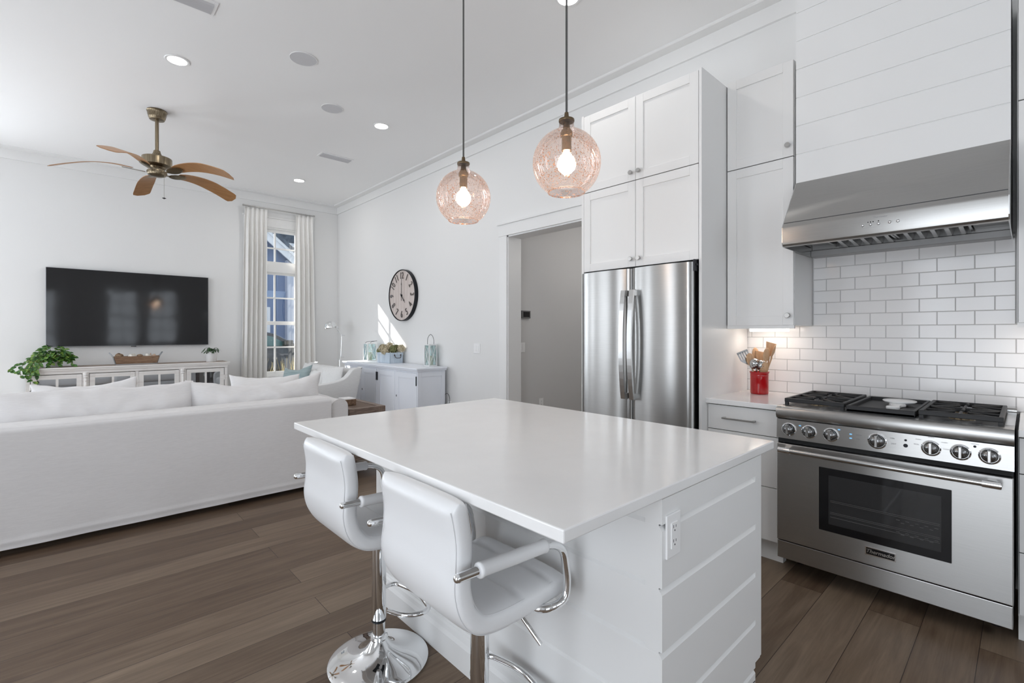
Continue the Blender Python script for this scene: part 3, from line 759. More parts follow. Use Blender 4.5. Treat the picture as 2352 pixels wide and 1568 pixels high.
b = M(); b.box(2.91, 3.44, .362, .634, .92, .930, .003); b.frame('z', .92, .950, 2.91, 3.44, .362, .634, .014, bev=.004); b.box(2.91, 2.955, .362, .634, .92, .934, .003); b.done('griddle', IRON, r)
# spoon rest on the griddle
b = M(); cx, cy, z0 = 3.235, .470, .9305
def spf(u, v):
    a = 2 * pi * u; R = .075 * (1 + .12 * cos(a)); q = v
    return Vector((cx + .02 + R * q * cos(a) * .95, cy + R * q * sin(a) * .95, z0 + .004 + .022 * q ** 3))
b.grid(spf, 36, 8, cu=True)
b.prism([(p.x, p.y) for p in fract([(cx - .03, cy - .034, 0), (cx - .07, cy - .022, 0), (cx - .11, cy - .019, 0), (cx - .155, cy - .026, 0), (cx - .182, cy - .018, 0), (cx - .188, cy, 0), (cx - .182, cy + .018, 0), (cx - .155, cy + .026, 0), (cx - .11, cy + .019, 0), (cx - .07, cy + .022, 0), (cx - .03, cy + .034, 0)], 5)], 'z', z0 + .003, z0 + .013, .002)
o = b.done('spoon_rest', CERAM, smooth=40, at=(cx, cy, z0), label='white ceramic spoon rest lying on the black griddle', category='spoon rest')
md = o.modifiers.new('th', 'SOLIDIFY'); md.thickness = .005; md.offset = 0

# ------------------------------------------------------------------ island
i_ = thing('kitchen_island', 'white planked kitchen island under the two glass pendants', 'kitchen island', (1.48, 1.45, 0))
IY0, IY1 = .660, 2.235
b = M(); b.prism(ship_poly(1.135, 1.19, .12, .884, [.820 - .1685 * k for k in range(5)], -1, .004, .009, .008), 'y', IY0, IY1); b.done('front_panel', TRIM, i_)
b = M()
poly = ship_poly(.650, .70, .10, .884, [.812 - .1675 * k for k in range(5)], -1, .005, .013, .010)
b.prism(poly, 'x', 1.1352, 1.762); b.done('end_panel', TRIM, i_)
M().box(1.762, 1.804, .650, .70, .165, .884).done('corner_post', TRIM, i_)
M().box(1.804, 1.822, .652, 2.22, .165, .884, .001).done('cabinet_front', TRIM, i_)
M().box(1.19, 1.80, .70, 2.22, .0, .88).done('body', CAB, i_)
M().box(1.143, 1.1895, .6605, .6995, .12, .883).done('corner_block', TRIM, i_)
M().box(1.135, 1.76, .650, .70, .0, .105).done('end_plinth', TRIM, i_)
M().prism([(1.155, 0), (1.118, 0), (1.118, .095), (1.124, .112), (1.128, .128), (1.135, .135), (1.155, .135)], 'y', IY0 - .012, IY1).done('plinth', TRIM, i_)
M().box(.741, 1.932, .646, 2.25, .886, .916, .0035).done('worktop', QUARTZ, i_)
o = thing('outlet', 'white double outlet on the planked end of the island', 'outlet', (1.186, .650, .78))
def outlet_parts(o, axis, c, u, z, w=.072, h=.115, kind='outlet', n=1):
    """plate on a plane; axis 'y': face towards -Y at c, axis 'x': face towards -X at c"""
    def B(b, ua, ub, za, zb, da, db, bev=0):
        (b.box(ua, ub, c - db, c - da, za, zb, bev) if axis == 'y' else b.box(c - db, c - da, ua, ub, za, zb, bev))
    b = M(); B(b, u - w / 2, u + w / 2, z - h / 2, z + h / 2, 0, .006, .002); b.done('plate', WHITEP, o)
    for k in range(n):
        uu = u + (k - (n - 1) / 2) * .046
        b = M(); B(b, uu - .0165, uu + .0165, z - .034, z + .034, .005, .0085, .001)
        q = b.done('rocker' if kind == 'switch' else 'socket', WHITEP, o)
        if kind == 'outlet':
            b = M()
            for s in (-1, 1):
                zz = z + s * .019
                B(b, uu - .0075, uu - .0055, zz + .001, zz + .009, .0083, .0088); B(b, uu + .005, uu + .007, zz + .001, zz + .008, .0083, .0088); B(b, uu - .002, uu + .002, zz - .008, zz - .004, .0083, .0088)
            b.done('slots', GAP, q)
outlet_parts(o, 'y', .650, 1.186, .780)
o = thing('light_switch', 'white double light switch on the wall left of the hall opening', 'light switch', (XR, 4.485, 1.13)); outlet_parts(o, 'x', XR, 4.485, 1.13, .118, .118, 'switch', 2)
o = thing('light_switch', 'single light switch on the grey hall wall below the thermostat', 'light switch', (3.91, 4.06, 1.15)); outlet_parts(o, 'y', 4.06, 3.925, 1.145, .072, .115, 'switch')
o = thing('outlet', 'white outlet low on the grey hall wall', 'outlet', (4.24, 4.06, .46)); outlet_parts(o, 'y', 4.06, 4.24, .46)
o = thing('thermostat', 'grey thermostat with dark screen on the hall wall', 'thermostat', (3.955, 4.06, 1.53))
M().box(3.888, 4.035, 4.035, 4.06, 1.49, 1.58, .003).done('case', mat('thermostat_grey', (.16, .16, .16), .4), o); M().box(3.915, 4.018, 4.0335, 4.0355, 1.505, 1.566).done('screen', BLACK, o)

# ------------------------------------------------------------------ bar stools (built around the pole at the origin, back towards -X)
def bar_stool():
    t = thing('bar_stool', 's', 'bar stool', (0, 0, 0), 'white swivel bar stools')
    b = M(); b.lathe([(0, 0), (.195, 0), (.197, .004), (.196, .008), (.185, .013), (.155, .018), (.115, .026), (.078, .042), (.052, .062), (.037, .082), (.031, .092), (.0, .092)], n=72); b.done('base', CHROME, t, smooth=50)
    b = M(); b.lathe([(.0, .09), (.033, .09), (.036, .096), (.033, .104), (.0245, .105), (.0245, .24), (0, .24)], n=32); b.done('pole', CHROME, t, smooth=40)
    b = M(); b.lathe([(0, .168), (.0265, .168), (.0285, .172), (.0285, .54), (0, .54)], n=32); sl = b.done('sleeve', CHROME, t, smooth=40)
    M().lathe([(.0275, .160), (.0288, .162), (.0288, .170), (.0275, .170)], n=32).done('collar', BLKMET, sl, smooth=40)
    # foot rest: loop in front of the pole
    zf = .205; q = bend([(.022, -.035, zf), (.06, -.125, zf), (.15, -.15, zf), (.185, 0, zf), (.15, .15, zf), (.06, .125, zf), (.022, .035, zf)], .06, 6)
    M().tube(q, .0095, 12).done('footrest', CHROME, t, smooth=40)
    b = M(); b.box(-.07, .09, -.08, .08, .528, .546, .003); b.done('seat_plate', BLKMET, t)
    # padded shell: seat curving up into the backrest, one sweep
    prof = [(.185, .570), (.10, .566), (0, .560), (-.09, .562), (-.150, .578), (-.188, .622), (-.204, .680), (-.200, .74), (-.198, .80), (-.206, .86), (-.216, .90)]
    ctr = fract([(x, 0, z) for x, z in prof], 7); n = len(ctr)
    def sec(i):
        a = ctr[max(i - 1, 0)]; c = ctr[min(i + 1, n - 1)]; d = (c - a).normalized(); return ctr[i], Vector((d.z, 0, -d.x))   # normal to the inner side flips below
    L = [0]
    for a, c in zip(ctr, ctr[1:]): L.append(L[-1] + (c - a).length)
    tot = L[-1]; lseat = 0
    b = M(); W = .198; rings = []
    def th(s):   # half thickness along the sweep
        e = min(s, tot - s); t0 = .034 if s < .28 * tot else .031
        return t0 * sqrt(max(0.0, 1 - (1 - min(e / .030, 1)) ** 2)) if e < .030 else t0
    for i in range(n):
        p, nv = sec(i); s = L[i]; hh = max(th(s), .004); ring = []
        m = 40
        for k in range(m):
            a = 2 * pi * k / m; cx, sx_ = cos(a), sin(a)
            e = .26
            y = W * (abs(cx) ** e) * (1 if cx >= 0 else -1); d = hh * (abs(sx_) ** .55) * (1 if sx_ >= 0 else -1)
            yy = y / W
            # tufting grooves on the inner (sitting) side
            if d > 0:
                g = 0
                for l in (-.34, .34):
                    g += math.exp(-((yy - l) / .035) ** 2)
                for l in (.10, .27, .58, .76): g += math.exp(-((s / tot - l) / .012) ** 2)
                d -= min(g, 1.2) * .012 * (1 - abs(yy) ** 6)
                d += .006 * (1 - abs(yy) ** 4)
            nar = 1 - .05 * max(0, (s / tot - .6) / .4)
            ring.append(b.bm.verts.new(p + Vector((0, y * nar, 0)) + nv * d))
        rings.append(ring)
    for A, B in zip(rings, rings[1:]):
        for k in range(len(A)):
            j = (k + 1) % len(A); b.bm.faces.new((A[k], A[j], B[j], B[k]))
    b.bm.faces.new(rings[0]); b.bm.faces.new(rings[-1][::-1])
    sh = b.done('seat_shell', LEATH, t, smooth=60)
    SEAM = mat('stitched_seam', (.70, .70, .71), .6) if 'stitched_seam' not in bpy.data.materials else bpy.data.materials['stitched_seam']
    for sgn in (-1, 1):
        for off in (-.024, .024):
            pts = []
            for i in range(3, n - 3):
                p, nv = sec(i); nar = 1 - .05 * max(0, (L[i] / tot - .6) / .4); pts.append(p + nv * off + Vector((0, sgn * W * nar * .948, 0)))
            M().tube(pts, .0011, 6).done('piping', SEAM, sh)
    for sgn in (-1, 1):
        y = sgn * .222
        pts = bend([(-.245, y, .742), (.075, y, .728), (.130, y, .700), (.150, y, .60), (.140, y, .545), (.07, y * .95, .537), (.03, y * .5, .537)], .045, 6)
        a = M().tube(pts, .0115, 14).done('armrest', CHROME, t, smooth=50)
        M().ball((-.245, y, .742), .0115, 12).done('arm_tip', CHROME, a, smooth=True)
        P0, P1 = Vector((-.185, y, .7395)), Vector((.055, y, .7288)); dv = (P1 - P0)
        M().tube([P0 + dv * t_ for t_ in (0, .015, .04, .06, .5, .94, .96, .985, 1)], [.016, .0195, .0195, .018, .0185, .018, .0195, .0195, .016], 18).done('arm_sleeve', LEATH, a, smooth=50)
    M().tube([(.02, -.05, .535), (.03, -.13, .525), (.045, -.215, .455)], [.006, .006, .0065], 10).done('lever', CHROME, t, smooth=50)
    return t
s1 = bar_stool(); s1.location = (.915, 1.78, 0); s1['label'] = 'white leatherette bar stool farther along the island, its round chrome base showing'
s2 = dup(s1, 'white leatherette bar stool nearest the camera, at the near corner of the island', loc=(.915, 1.134, 0))

# ------------------------------------------------------------------ pendants over the island
def pendant():
    t = thing('pendant_light', 'p', 'pendant light', (0, 0, 0), 'blush glass pendants over the island')
    R = .15
    prof = []
    for i in range(33):
        a = -radians(56) + (radians(74 + 56)) * i / 32; prof.append((R * cos(a), R * sin(a)))
    prof = [(prof[0][0] - .004, prof[0][1] - .004)] + prof + [(.037, .153), (.033, .166), (.032, .183)]
    b = M(); b.lathe(prof, n=64); g = b.done('globe', SEED, t, smooth=True)
    M().tube([(prof[0][0] * cos(2 * pi * k / 64), prof[0][0] * sin(2 * pi * k / 64), prof[0][1]) for k in range(64)], .0035, 8, closed=True).done('rim', SEED, g, smooth=True)
    b = M(); b.lathe([(0, .183), (.034, .183), (.035, .187), (.034, .193), (.012, .195), (.0085, .224), (.004, .226), (0, .226)], n=32); b.done('cap', BRONZE, t, smooth=40)
    b = M(); b.lathe([(.0, .18), (.013, .18), (.016, .155), (.028, .135), (.026, .118), (.0215, .115), (.0215, .055), (0, .055)], n=28); b.done('socket', BRONZE, t, smooth=40)
    b = M(); b.lathe([(0, .055), (.013, .055), (.015, .046), (.030, .026), (.040, .004), (.041, -.010), (.036, -.026), (.022, -.041), (0, -.047)], n=28); b.done('bulb', BULB, t, smooth=True)
    M().tube([(0, 0, .224), (0, 0, CH - 2.067 - .02)], .0048, 10).done('cord', GREYC, t, smooth=True)
    M().lathe([(0, CH - 2.067), (.06, CH - 2.067), (.06, CH - 2.067 - .018), (.02, CH - 2.067 - .026), (0, CH - 2.067 - .026)], n=32).done('ceiling_cap', BRONZE, t, smooth=40)
    d = bpy.data.lights.new('bulb_glow', 'POINT'); d.energy = 1.4; d.color = (1, .76, .56); d.shadow_soft_size = .035
    o = bpy.data.objects.new('bulb_glow', d); COL.objects.link(o); o.parent = t; o.location = (0, 0, -.085)
    return t
p1 = pendant(); p1.location = (1.61, 1.386, 2.067); p1['label'] = 'blush seeded-glass pendant nearer the camera and fridge, larger of the two in the photo'
p2 = dup(p1, 'blush seeded-glass pendant over the far island end, smaller of the two', loc=(1.6, 2.126, 2.067))

# ------------------------------------------------------------------ ceiling fan
FC = (.657, 6.09)
f = thing('ceiling_fan', 'antique brass ceiling fan with five drooping wooden blades', 'ceiling fan', (FC[0], FC[1], CH))
C0 = (FC[0], FC[1], 0)
M().lathe([(0, CH), (.086, CH), (.090, CH - .010), (.086, CH - .014), (.080, CH - .040), (.081, CH - .044), (.074, CH - .066), (.075, CH - .070), (.064, CH - .094), (.020, CH - .100), (0, CH - .100)], C0, 40).done('canopy', BRASS, f, smooth=35)
M().cyl((*FC, 3.16), (*FC, CH - .09), .0165).done('downrod', BRASS, f, smooth=40)
M().lathe([(0, 3.19), (.028, 3.19), (.034, 3.165), (.050, 3.13), (.062, 3.118), (0, 3.118)], C0, 40).done('coupling', BRASS, f, smooth=35)
M().lathe([(.0, 3.118), (.118, 3.118), (.128, 3.113), (.130, 3.104), (.130, 3.036), (.122, 3.030), (.08, 3.018), (.07, 3.0), (0, 3.0)], C0, 48).done('motor', BRASS, f, smooth=35)
M().lathe([(.0, 3.02), (.062, 3.02), (.060, 2.985), (.085, 2.978), (.088, 2.962), (.078, 2.938), (.05, 2.925), (0, 2.922)], C0, 40).done('switch_housing', STEELS if False else BRASS, f, smooth=35)
for k in range(5):
    a = radians(22 + 72 * k); Rm = Matrix.Translation((FC[0], FC[1], 0)) @ Matrix.Rotation(a, 4, 'Z')
    # blade: curved down along its length, pitched
    NB, NW = 26, 9; R0, R1 = .20, .83; pitch = radians(-17)
    b = M(); top = []; bot = []
    for i in range(NB + 1):
        u = i / NB; r_ = R0 + (R1 - R0) * u
        z = 2.985 + .035 * sin(min(u * 1.6, 1) * pi / 2) - .155 * max(0, u - .12) ** 1.75
        hw = .054 + .030 * min(1, u / .55) if u < .93 else .084 * (.42 + .58 * sqrt(max(0, 1 - ((u - .93) / .07) ** 2)))
        if u < .06: hw *= .75 + .25 * u / .06
        rt = []; rb = []
        for j in range(NW + 1):
            v = (2 * j / NW - 1) * hw
            p = Vector((r_, v * cos(pitch), z + v * sin(pitch)))
            rt.append(b.bm.verts.new(Rm @ (p + Vector((0, 0, .003))))); rb.append(b.bm.verts.new(Rm @ (p - Vector((0, 0, .003)))))
        top.append(rt); bot.append(rb)
    for i in range(NB):
        for j in range(NW):
            b.bm.faces.new((top[i][j], top[i + 1][j], top[i + 1][j + 1], top[i][j + 1])); b.bm.faces.new((bot[i][j + 1], bot[i + 1][j + 1], bot[i + 1][j], bot[i][j]))
        for R_, j in ((0, 0), (1, NW)):
            b.bm.faces.new((top[i][j], bot[i][j], bot[i + 1][j], top[i + 1][j]))
    for i in (0, NB):
        for j in range(NW): b.bm.faces.new((top[i][j], top[i][j + 1], bot[i][j + 1], bot[i][j]))
    bl = b.done('blade', BLADE, f, smooth=35)
    b = M()   # leaf-shaped blade iron
    pts = []
    for i in range(21):
        u = i / 20; r_ = .095 + .19 * u; w = .042 * max(0, sin(pi * min(1, (u - .1) / .9))) ** .6 + .008
        pts.append((r_, w, 2.968 + .020 * u))
    V = [[b.bm.verts.new(Rm @ Vector((r_, s * w * cos(pitch), z + s * w * sin(pitch) - .006 - dz))) for s, dz in ((-1, 0), (-.4, .006), (.4, .006), (1, 0), (0, -.002))] for r_, w, z in pts]
    for A, B in zip(V, V[1:]):
        for q in range(5): b.bm.faces.new((A[q], A[(q + 1) % 5], B[(q + 1) % 5], B[q]))
    b.bm.faces.new(V[0]); b.bm.faces.new(V[-1][::-1])
    b.done('blade_iron', BRASS, bl, smooth=50)
b = M(); px, py = FC[0] + .055, FC[1] - .045
b.cyl((px, py, 2.70), (px, py, 2.94), .0012, n=6); pc = b.done('pull_chain', BRASS, f)
M().lathe([(0, 2.713), (.006, 2.709), (.019, 2.703), (.006, 2.697), (0, 2.693)], (px, py, 0), 12).done('pull_fob', BLKMET, pc)

# ------------------------------------------------------------------ things in the ceiling
def downlight(x, y, label):
    t = thing('recessed_light', label, 'light', (x, y, CH), 'recessed ceiling lights')
    M().lathe([(.068, CH - .001), (.088, CH - .001), (.09, CH - .004), (.086, CH - .008), (.070, CH - .007), (.068, CH - .001)], (x, y, 0), 48).done('trim_ring', WHITEP, t, smooth=40)
    M().lathe([(.069, CH - .0045), (0, CH - .0045)], (x, y, 0), 48).done('lens', CANLIT, t)
    d = bpy.data.lights.new('down_glow', 'AREA'); d.shape = 'DISK'; d.size = .13; d.energy = 5; d.color = (1, .965, .92)
    o = bpy.data.objects.new('down_glow', d); COL.objects.link(o); o.parent = t; o.location = (0, 0, -.012)
downlight(.659, 4.84, 'recessed ceiling light nearer the camera than the fan, above the sofa')
downlight(2.522, 4.85, 'recessed ceiling light beside the round ceiling speakers, towards the clock wall')
downlight(2.519, 7.42, 'recessed ceiling light nearest the curtained window, smallest of the lit discs')
downlight(2.489, 2.13, 'recessed ceiling light at the top edge, behind the cord of the nearer pendant')
for x, y, r_, lb in ((1.428, 4.10, .107, 'white round ceiling speaker nearer the camera, larger of the pair'), (1.958, 4.81, .105, 'white round ceiling speaker farther away, next to a recessed light')):
    t = thing('ceiling_speaker', lb, 'speaker', (x, y, CH), 'round ceiling speakers')
    M().lathe([(r_ - .004, CH - .001), (r_, CH - .001), (r_, CH - .006), (r_ - .004, CH - .006), (r_ - .004, CH - .001)], (x, y, 0), 64).done('rim', WHITEP, t)
    M().lathe([(0, CH - .006), (r_ - .006, CH - .005), (r_ - .004, CH - .002)], (x, y, 0), 64).done('grille', SPKR, t, smooth=40)
def vent(x0, x1, y0, y1, tilt, label):
    t = thing('ceiling_vent', label, 'vent', ((x0 + x1) / 2, (y0 + y1) / 2, CH), 'ceiling air vents')
    M().frame('z', CH - .008, CH - .0005, x0, x1, y0, y1, .022, bev=.002).done('frame', WHITEP, t)
    M().box(x0 + .01, x1 - .01, y0 + .01, y1 - .01, CH - .0015, CH - .0008).done('backing', VENTM, t)
    n = 7
    b = M()
    for k in range(n):
        y = y0 + .026 + (y1 - y0 - .052) * (k + .5) / n
        b.prism([(y - .010, CH - .003), (y - .008, CH - .003), (y + .010, CH - .016), (y + .008, CH - .016)] if tilt < 0 else [(y + .010, CH - .003), (y + .008, CH - .003), (y - .010, CH - .016), (y - .008, CH - .016)], 'x', x0 + .02, x1 - .02)
    b.done('louvre', SPKR, t)
vent(2.33, 2.75, 6.04, 6.21, -1, 'white slatted ceiling vent between the speakers and the window')
vent(.36, .757, 3.81, 3.98, -1, 'white slatted ceiling vent cut by the top edge, left of the speakers')

# ------------------------------------------------------------------ television and the console below it
t = thing('television', 'large black wall-mounted television above the whitewashed console', 'television', (.66, YB, 1.14))
M().box(-.228, 1.550, 8.495, YB - .012, 1.136, 2.158, .003).done('bezel', mat('tv_frame', (.30, .30, .31), .3, .9), t)
SCR = mat('tv_screen', (.012, .012, .013), .07, spec=.55)
n_ = nd(SCR, 'ShaderNodeTexNoise'); n_.inputs['Scale'].default_value = 1.6; ln(SCR, coords(SCR), n_.inputs['Vector']); bump(SCR, n_.outputs['Fac'], .10, .02)
M().box(-.223, 1.545, 8.493, 8.496, 1.142, 2.154).done('screen', SCR, t)
M().box(.625, .682, 8.492, 8.51, 1.124, 1.137, .001).done('logo_tab', BLACK, t)
M().box(-.1, 1.4, YB - .014, YB - .001, 1.4, 1.9).done('wall_bracket', BLKMET, t)

c = thing('media_console', 'long whitewashed console with four glass doors under the television', 'console', (.67, 8.32, 0))
KY = 8.12
M().box(-.42, 1.755, KY - .03, 8.525, .868, .8875, .004).done('top', DISTW, c)
M().box(-.41, 1.745, KY - .02, 8.52, .886, .888, .0005).done('top_surface', TOPW, c)
b = M(); b.box(-.412, 1.747, KY - .022, 8.52, .845, .869, .004); b.box(-.395, 1.73, KY - .010, 8.515, .806, .846, .003); b.done('frieze', DISTW, c)
b = M(); b.box(-.39, -.352, KY - .004, 8.51, .0, .806, .002); b.box(1.687, 1.725, KY - .004, 8.51, 0, .806, .002)
b.box(.643, .676, KY, 8.50, .06, .806); b.box(.115, .180, KY, 8.5, .06, .806); b.box(1.129, 1.214, KY, 8.5, .06, .806)
b.box(-.39, 1.725, 8.49, 8.51, .04, .806); b.box(-.352, 1.687, KY + .01, 8.5, .04, .09); b.box(-.352, 1.687, KY + .06, 8.49, .43, .45); b.box(-.39, 1.725, KY - .012, KY + .02, 0, .10, .003)
b.done('carcass', DISTW, c)
for x in (.147, 1.172):
    M().lathe([(0, .10), (.026, .10), (.026, .13), (.017, .14), (.016, .74), (.014, .745), (.026, .755), (.018, .765), (.026, .778), (.028, .80), (.022, .818), (0, .818)], (x, KY - .008, 0), 20).done('column', DISTW, c, smooth=40)
for k, (x0, x1) in enumerate(((-.345, .112), (.184, .640), (.679, 1.126), (1.217, 1.680))):
    d = M(); d.frame('y', KY - .006, KY + .014, x0, x1, .11, .798, .052, bev=.002); xm = (x0 + x1) / 2
    d.box(xm - .012, xm + .012, KY - .004, KY + .012, .16, .75)
    for z in (.35, .55): d.box(x0 + .05, x1 - .05, KY - .004, KY + .012, z - .010, z + .010)
    d = d.done('door', DISTW, c)
    M().box(x0 + .048, x1 - .048, KY + .004, KY + .007, .158, .752).done('glass', CABGL, d)
    hx = x1 + .003 if k in (1, 3) else x0 - .003
    for z in (.66, .24): M().cyl((hx, KY - .008, z - .035), (hx, KY - .008, z + .035), .005, n=10).done('hinge', DISTW, d)
DEV = mat('device_dark', (.035, .035, .04), .4)
M().box(.80, 1.05, 8.20, 8.42, .451, .515, .004).done('media_box', DEV, at=(.92, 8.3, .45), label='dark flat media box behind the third glass door of the console', category='media box')
M().box(-.25, .02, 8.22, 8.42, .451, .56, .004).done('storage_box', mat('box_grey', (.30, .31, .33), .7), at=(-.12, 8.3, .45), label='grey storage box behind the first glass door of the console', category='box')
M().lathe([(0, .451), (.07, .451), (.075, .54), (.078, .60), (.06, .605), (0, .61)], (.27, 8.3, 0), 24).done('lidded_jar', mat('jar_grey', (.35, .35, .36), .5), smooth=40, at=(.27, 8.3, .451), label='grey lidded jar behind the second glass door of the console', category='jar')

# leaves ----------------------------------------------------------------
def leaf(b, p, d, up, L, W, fold=.25, droop=.3):
    """heart-shaped leaf: base p, direction d, normal up"""
    d = Vector(d).normalized(); x = d.cross(Vector(up)).normalized(); u = x.cross(d).normalized()
    rows = []
    for i in range(6):
        t_ = i / 5; w = W * .5 * (sin(pi * min(1, t_ * .86 + .14)) ** .75) * (1 if t_ < 1 else .02)
        c = Vector(p) + d * (L * t_) - u * (droop * L * t_ * t_)
        rows.append([b.bm.verts.new(c + x * (s_ * w) + u * (fold * w * abs(s_))) for s_ in (-1, -.5, 0, .5, 1)])
    for A, B in zip(rows, rows[1:]):
        for q in range(4): b.bm.faces.new((A[q], A[q + 1], B[q + 1], B[q]))
t = thing('trailing_plant', 'leafy green trailing plant in a white pot on the left of the console', 'plant', (-.16, 8.29, .888))
M().lathe([(0, .888), (.068, .888), (.074, .895), (.088, 1.01), (.092, 1.018), (.086, 1.018), (.076, .99), (0, .985)], (-.16, 8.29, 0), 32).done('pot', CERAM, t, smooth=40)
M().lathe([(0, .992), (.075, .992)], (-.16, 8.29, 0), 24).done('soil', mat('potting_soil', (.03, .02, .015), .9), t)
rnd = random.Random(4); b = M(); sb = M()
pc = Vector((-.16, 8.29, 1.0))
for i in range(270):
    a = rnd.uniform(0, 2 * pi); e = rnd.uniform(-.05, 1) ** 1.0
    rr = rnd.uniform(.05, .17) * (1.12 if cos(a) < 0 else 1)
    q = pc + Vector((rr * cos(a), rr * sin(a) * .8, .185 * (1 - (rr / .20) ** 2) * rnd.uniform(.15, 1.1) - .035))
    d = Vector((cos(a), sin(a) - .35, rnd.uniform(-.6, .35)))
    leaf(b, q, d, (rnd.uniform(-.4, .4), -.6, 1), rnd.uniform(.045, .07), rnd.uniform(.035, .05))
def vine(pts, n, sc=1):
    P = fract(pts, 8); sb.tube(P, .0022, 5)
    for i in range(n):
        q = P[int((i + .6) / n * (len(P) - 1))]; a = rnd.uniform(0, 2 * pi)
        leaf(b, q, (cos(a) * .8, -.55 + .3 * sin(a), rnd.uniform(-.9, .1)), (rnd.uniform(-.5, .5), -.8, .6), rnd.uniform(.042, .062) * sc, rnd.uniform(.032, .045) * sc)
for dx in (0, -.05, .04, -.09):
    vine([(-.18 + dx * .3, 8.24, 1.0), (-.27 + dx, 8.16, .99), (-.33 + dx, 8.08, .92), (-.34 + dx, 8.06, .86), (-.335 + dx, 8.055, .80)], 11)
vine([(-.2, 8.24, 1.0), (-.30, 8.14, .98), (-.36, 8.06, .90), (-.345, 8.05, .80), (-.315, 8.05, .715)], 12)
vine([(-.2, 8.24, 1.0), (-.36, 8.16, .97), (-.45, 8.1, .93), (-.50, 8.08, .885), (-.505, 8.08, .87)], 8)
vine([(-.1, 8.26, 1.0), (-.02, 8.2, .99), (.02, 8.18, .93), (.04, 8.17, .905)], 7, .85)
vine([(-.16, 8.22, 1.01), (-.15, 8.17, 1.0), (-.17, 8.15, .95), (-.19, 8.15, .91)], 10)
vine([(-.10, 8.22, 1.01), (-.09, 8.18, .99), (-.10, 8.165, .95), (-.09, 8.16, .92)], 7, .9)
vine([(-.12, 8.3, 1.03), (.0, 8.28, 1.05), (.05, 8.25, 1.0)], 6, .85)
b.done('foliage', LEAFD, t, smooth=True); sb.done('vines', STEMM, t, smooth=True)

t = thing('potted_cactus', 'small dark green arching plant in a white pot on the right of the console', 'plant', (1.553, 8.30, .888))
M().lathe([(0, .888), (.066, .888), (.068, .892), (.077, 1.035), (.079, 1.043), (.073, 1.043), (.066, 1.01), (0, 1.005)], (1.553, 8.30, 0), 32).done('pot', CERAM, t, smooth=40)
b = M(); pc = Vector((1.553, 8.30, 1.02))
for i in range(46):
    a = rnd.uniform(0, 2 * pi); R = rnd.uniform(.05, .145); hgt = rnd.uniform(.03, .085)
    P = [pc + Vector((R * u * cos(a), R * u * sin(a), hgt * sin(pi * min(1, u * .8)) * 1.1 - .03 * u * u)) for u in (0, .25, .5, .75, 1)]
    for A, B in zip(P, P[1:]): leaf(b, A, B - A, (0, 0, 1), (B - A).length * 1.08, .017, .1, .05)
b.done('foliage', LEAFC, t, smooth=True)

# rustic trough with shells and balls
t = thing('wooden_trough', 'rustic wooden trough with metal handles on the middle of the console', 'trough', (.67, 8.30, .888))
b = M()
def trough(b, z0, z1, x0, x1, X0, X1, y0, y1, Y0, Y1):
    A = [b.bm.verts.new(p) for p in ((x0, y0, z0), (x1, y0, z0), (x1, y1, z0), (x0, y1, z0))]; B = [b.bm.verts.new(p) for p in ((X0, Y0, z1), (X1, Y0, z1), (X1, Y1, z1), (X0, Y1, z1))]
    C = [b.bm.verts.new(p) for p in ((X0 + .012, Y0 + .012, z1), (X1 - .012, Y0 + .012, z1), (X1 - .012, Y1 - .012, z1), (X0 + .012, Y1 - .012, z1))]
    D = [b.bm.verts.new(p) for p in ((x0 + .012, y0 + .012, z0 + .012), (x1 - .012, y0 + .012, z0 + .012), (x1 - .012, y1 - .012, z0 + .012), (x0 + .012, y1 - .012, z0 + .012))]
    b.bm.faces.new(A[::-1]); b.bm.faces.new(D)
    for i in range(4):
        j = (i + 1) % 4
        for P, Q in ((A, B), (B, C), (C, D)): b.bm.faces.new((P[i], P[j], Q[j], Q[i]))
trough(b, .898, 1.0, .452, .888, .430, .918, 8.245, 8.355, 8.225, 8.375); b.done('box', TRAYW, t)
M().box(.445, .895, 8.240, 8.360, .888, .899, .001).done('base_strip', GALV, t)
for s_ in (-1, 1):
    X0 = .67 + s_ * .222; X1 = .67 + s_ * .250; X2 = .67 + s_ * .285
    M().tube(bend([(X0, 8.26, .892), (X1, 8.25, 1.0), (X2, 8.262, 1.05), (X2, 8.338, 1.05), (X1, 8.35, 1.0), (X0, 8.34, .892)], .02, 4), .006, 8).done('handle', GALV, t, smooth=40)
def rattan_ball(x, z, r_, lb):
    b = M(); rq = random.Random(int(x * 100))
    for k in range(11):
        n = Vector((rq.uniform(-1, 1), rq.uniform(-1, 1), rq.uniform(-1, 1))).normalized(); u = n.orthogonal().normalized(); v = n.cross(u)
        b.tube([Vector((x, 8.30, z)) + (u * cos(2 * pi * i / 24) + v * sin(2 * pi * i / 24)) * r_ for i in range(24)], .0045, 6, closed=True)
    b.done('rattan_ball', RATT, smooth=True, at=(x, 8.30, z - r_), label=lb, category='decorative ball', group='balls and shells in the trough')
rattan_ball(.487, 1.0, .043, 'open-weave rattan ball at the left end of the wooden trough')
rattan_ball(.705, .985, .038, 'smaller open-weave rattan ball in the middle of the wooden trough')
b = M()
for k in range(120):
    v = Vector((rnd.uniform(-1, 1), rnd.uniform(-1, 1), rnd.uniform(-.2, 1))).normalized(); p0 = Vector((.625, 8.30, .975))
    b.tube([p0 + v * .02, p0 + v * rnd.uniform(.045, .065)], [.005, .004], 5)
b.ball((.625, 8.30, .975), .04, 12); b.done('coral', CORALM, smooth=True, at=(.625, 8.30, .935), label='white branching coral piece standing tallest in the wooden trough', category='coral', group='balls and shells in the trough')
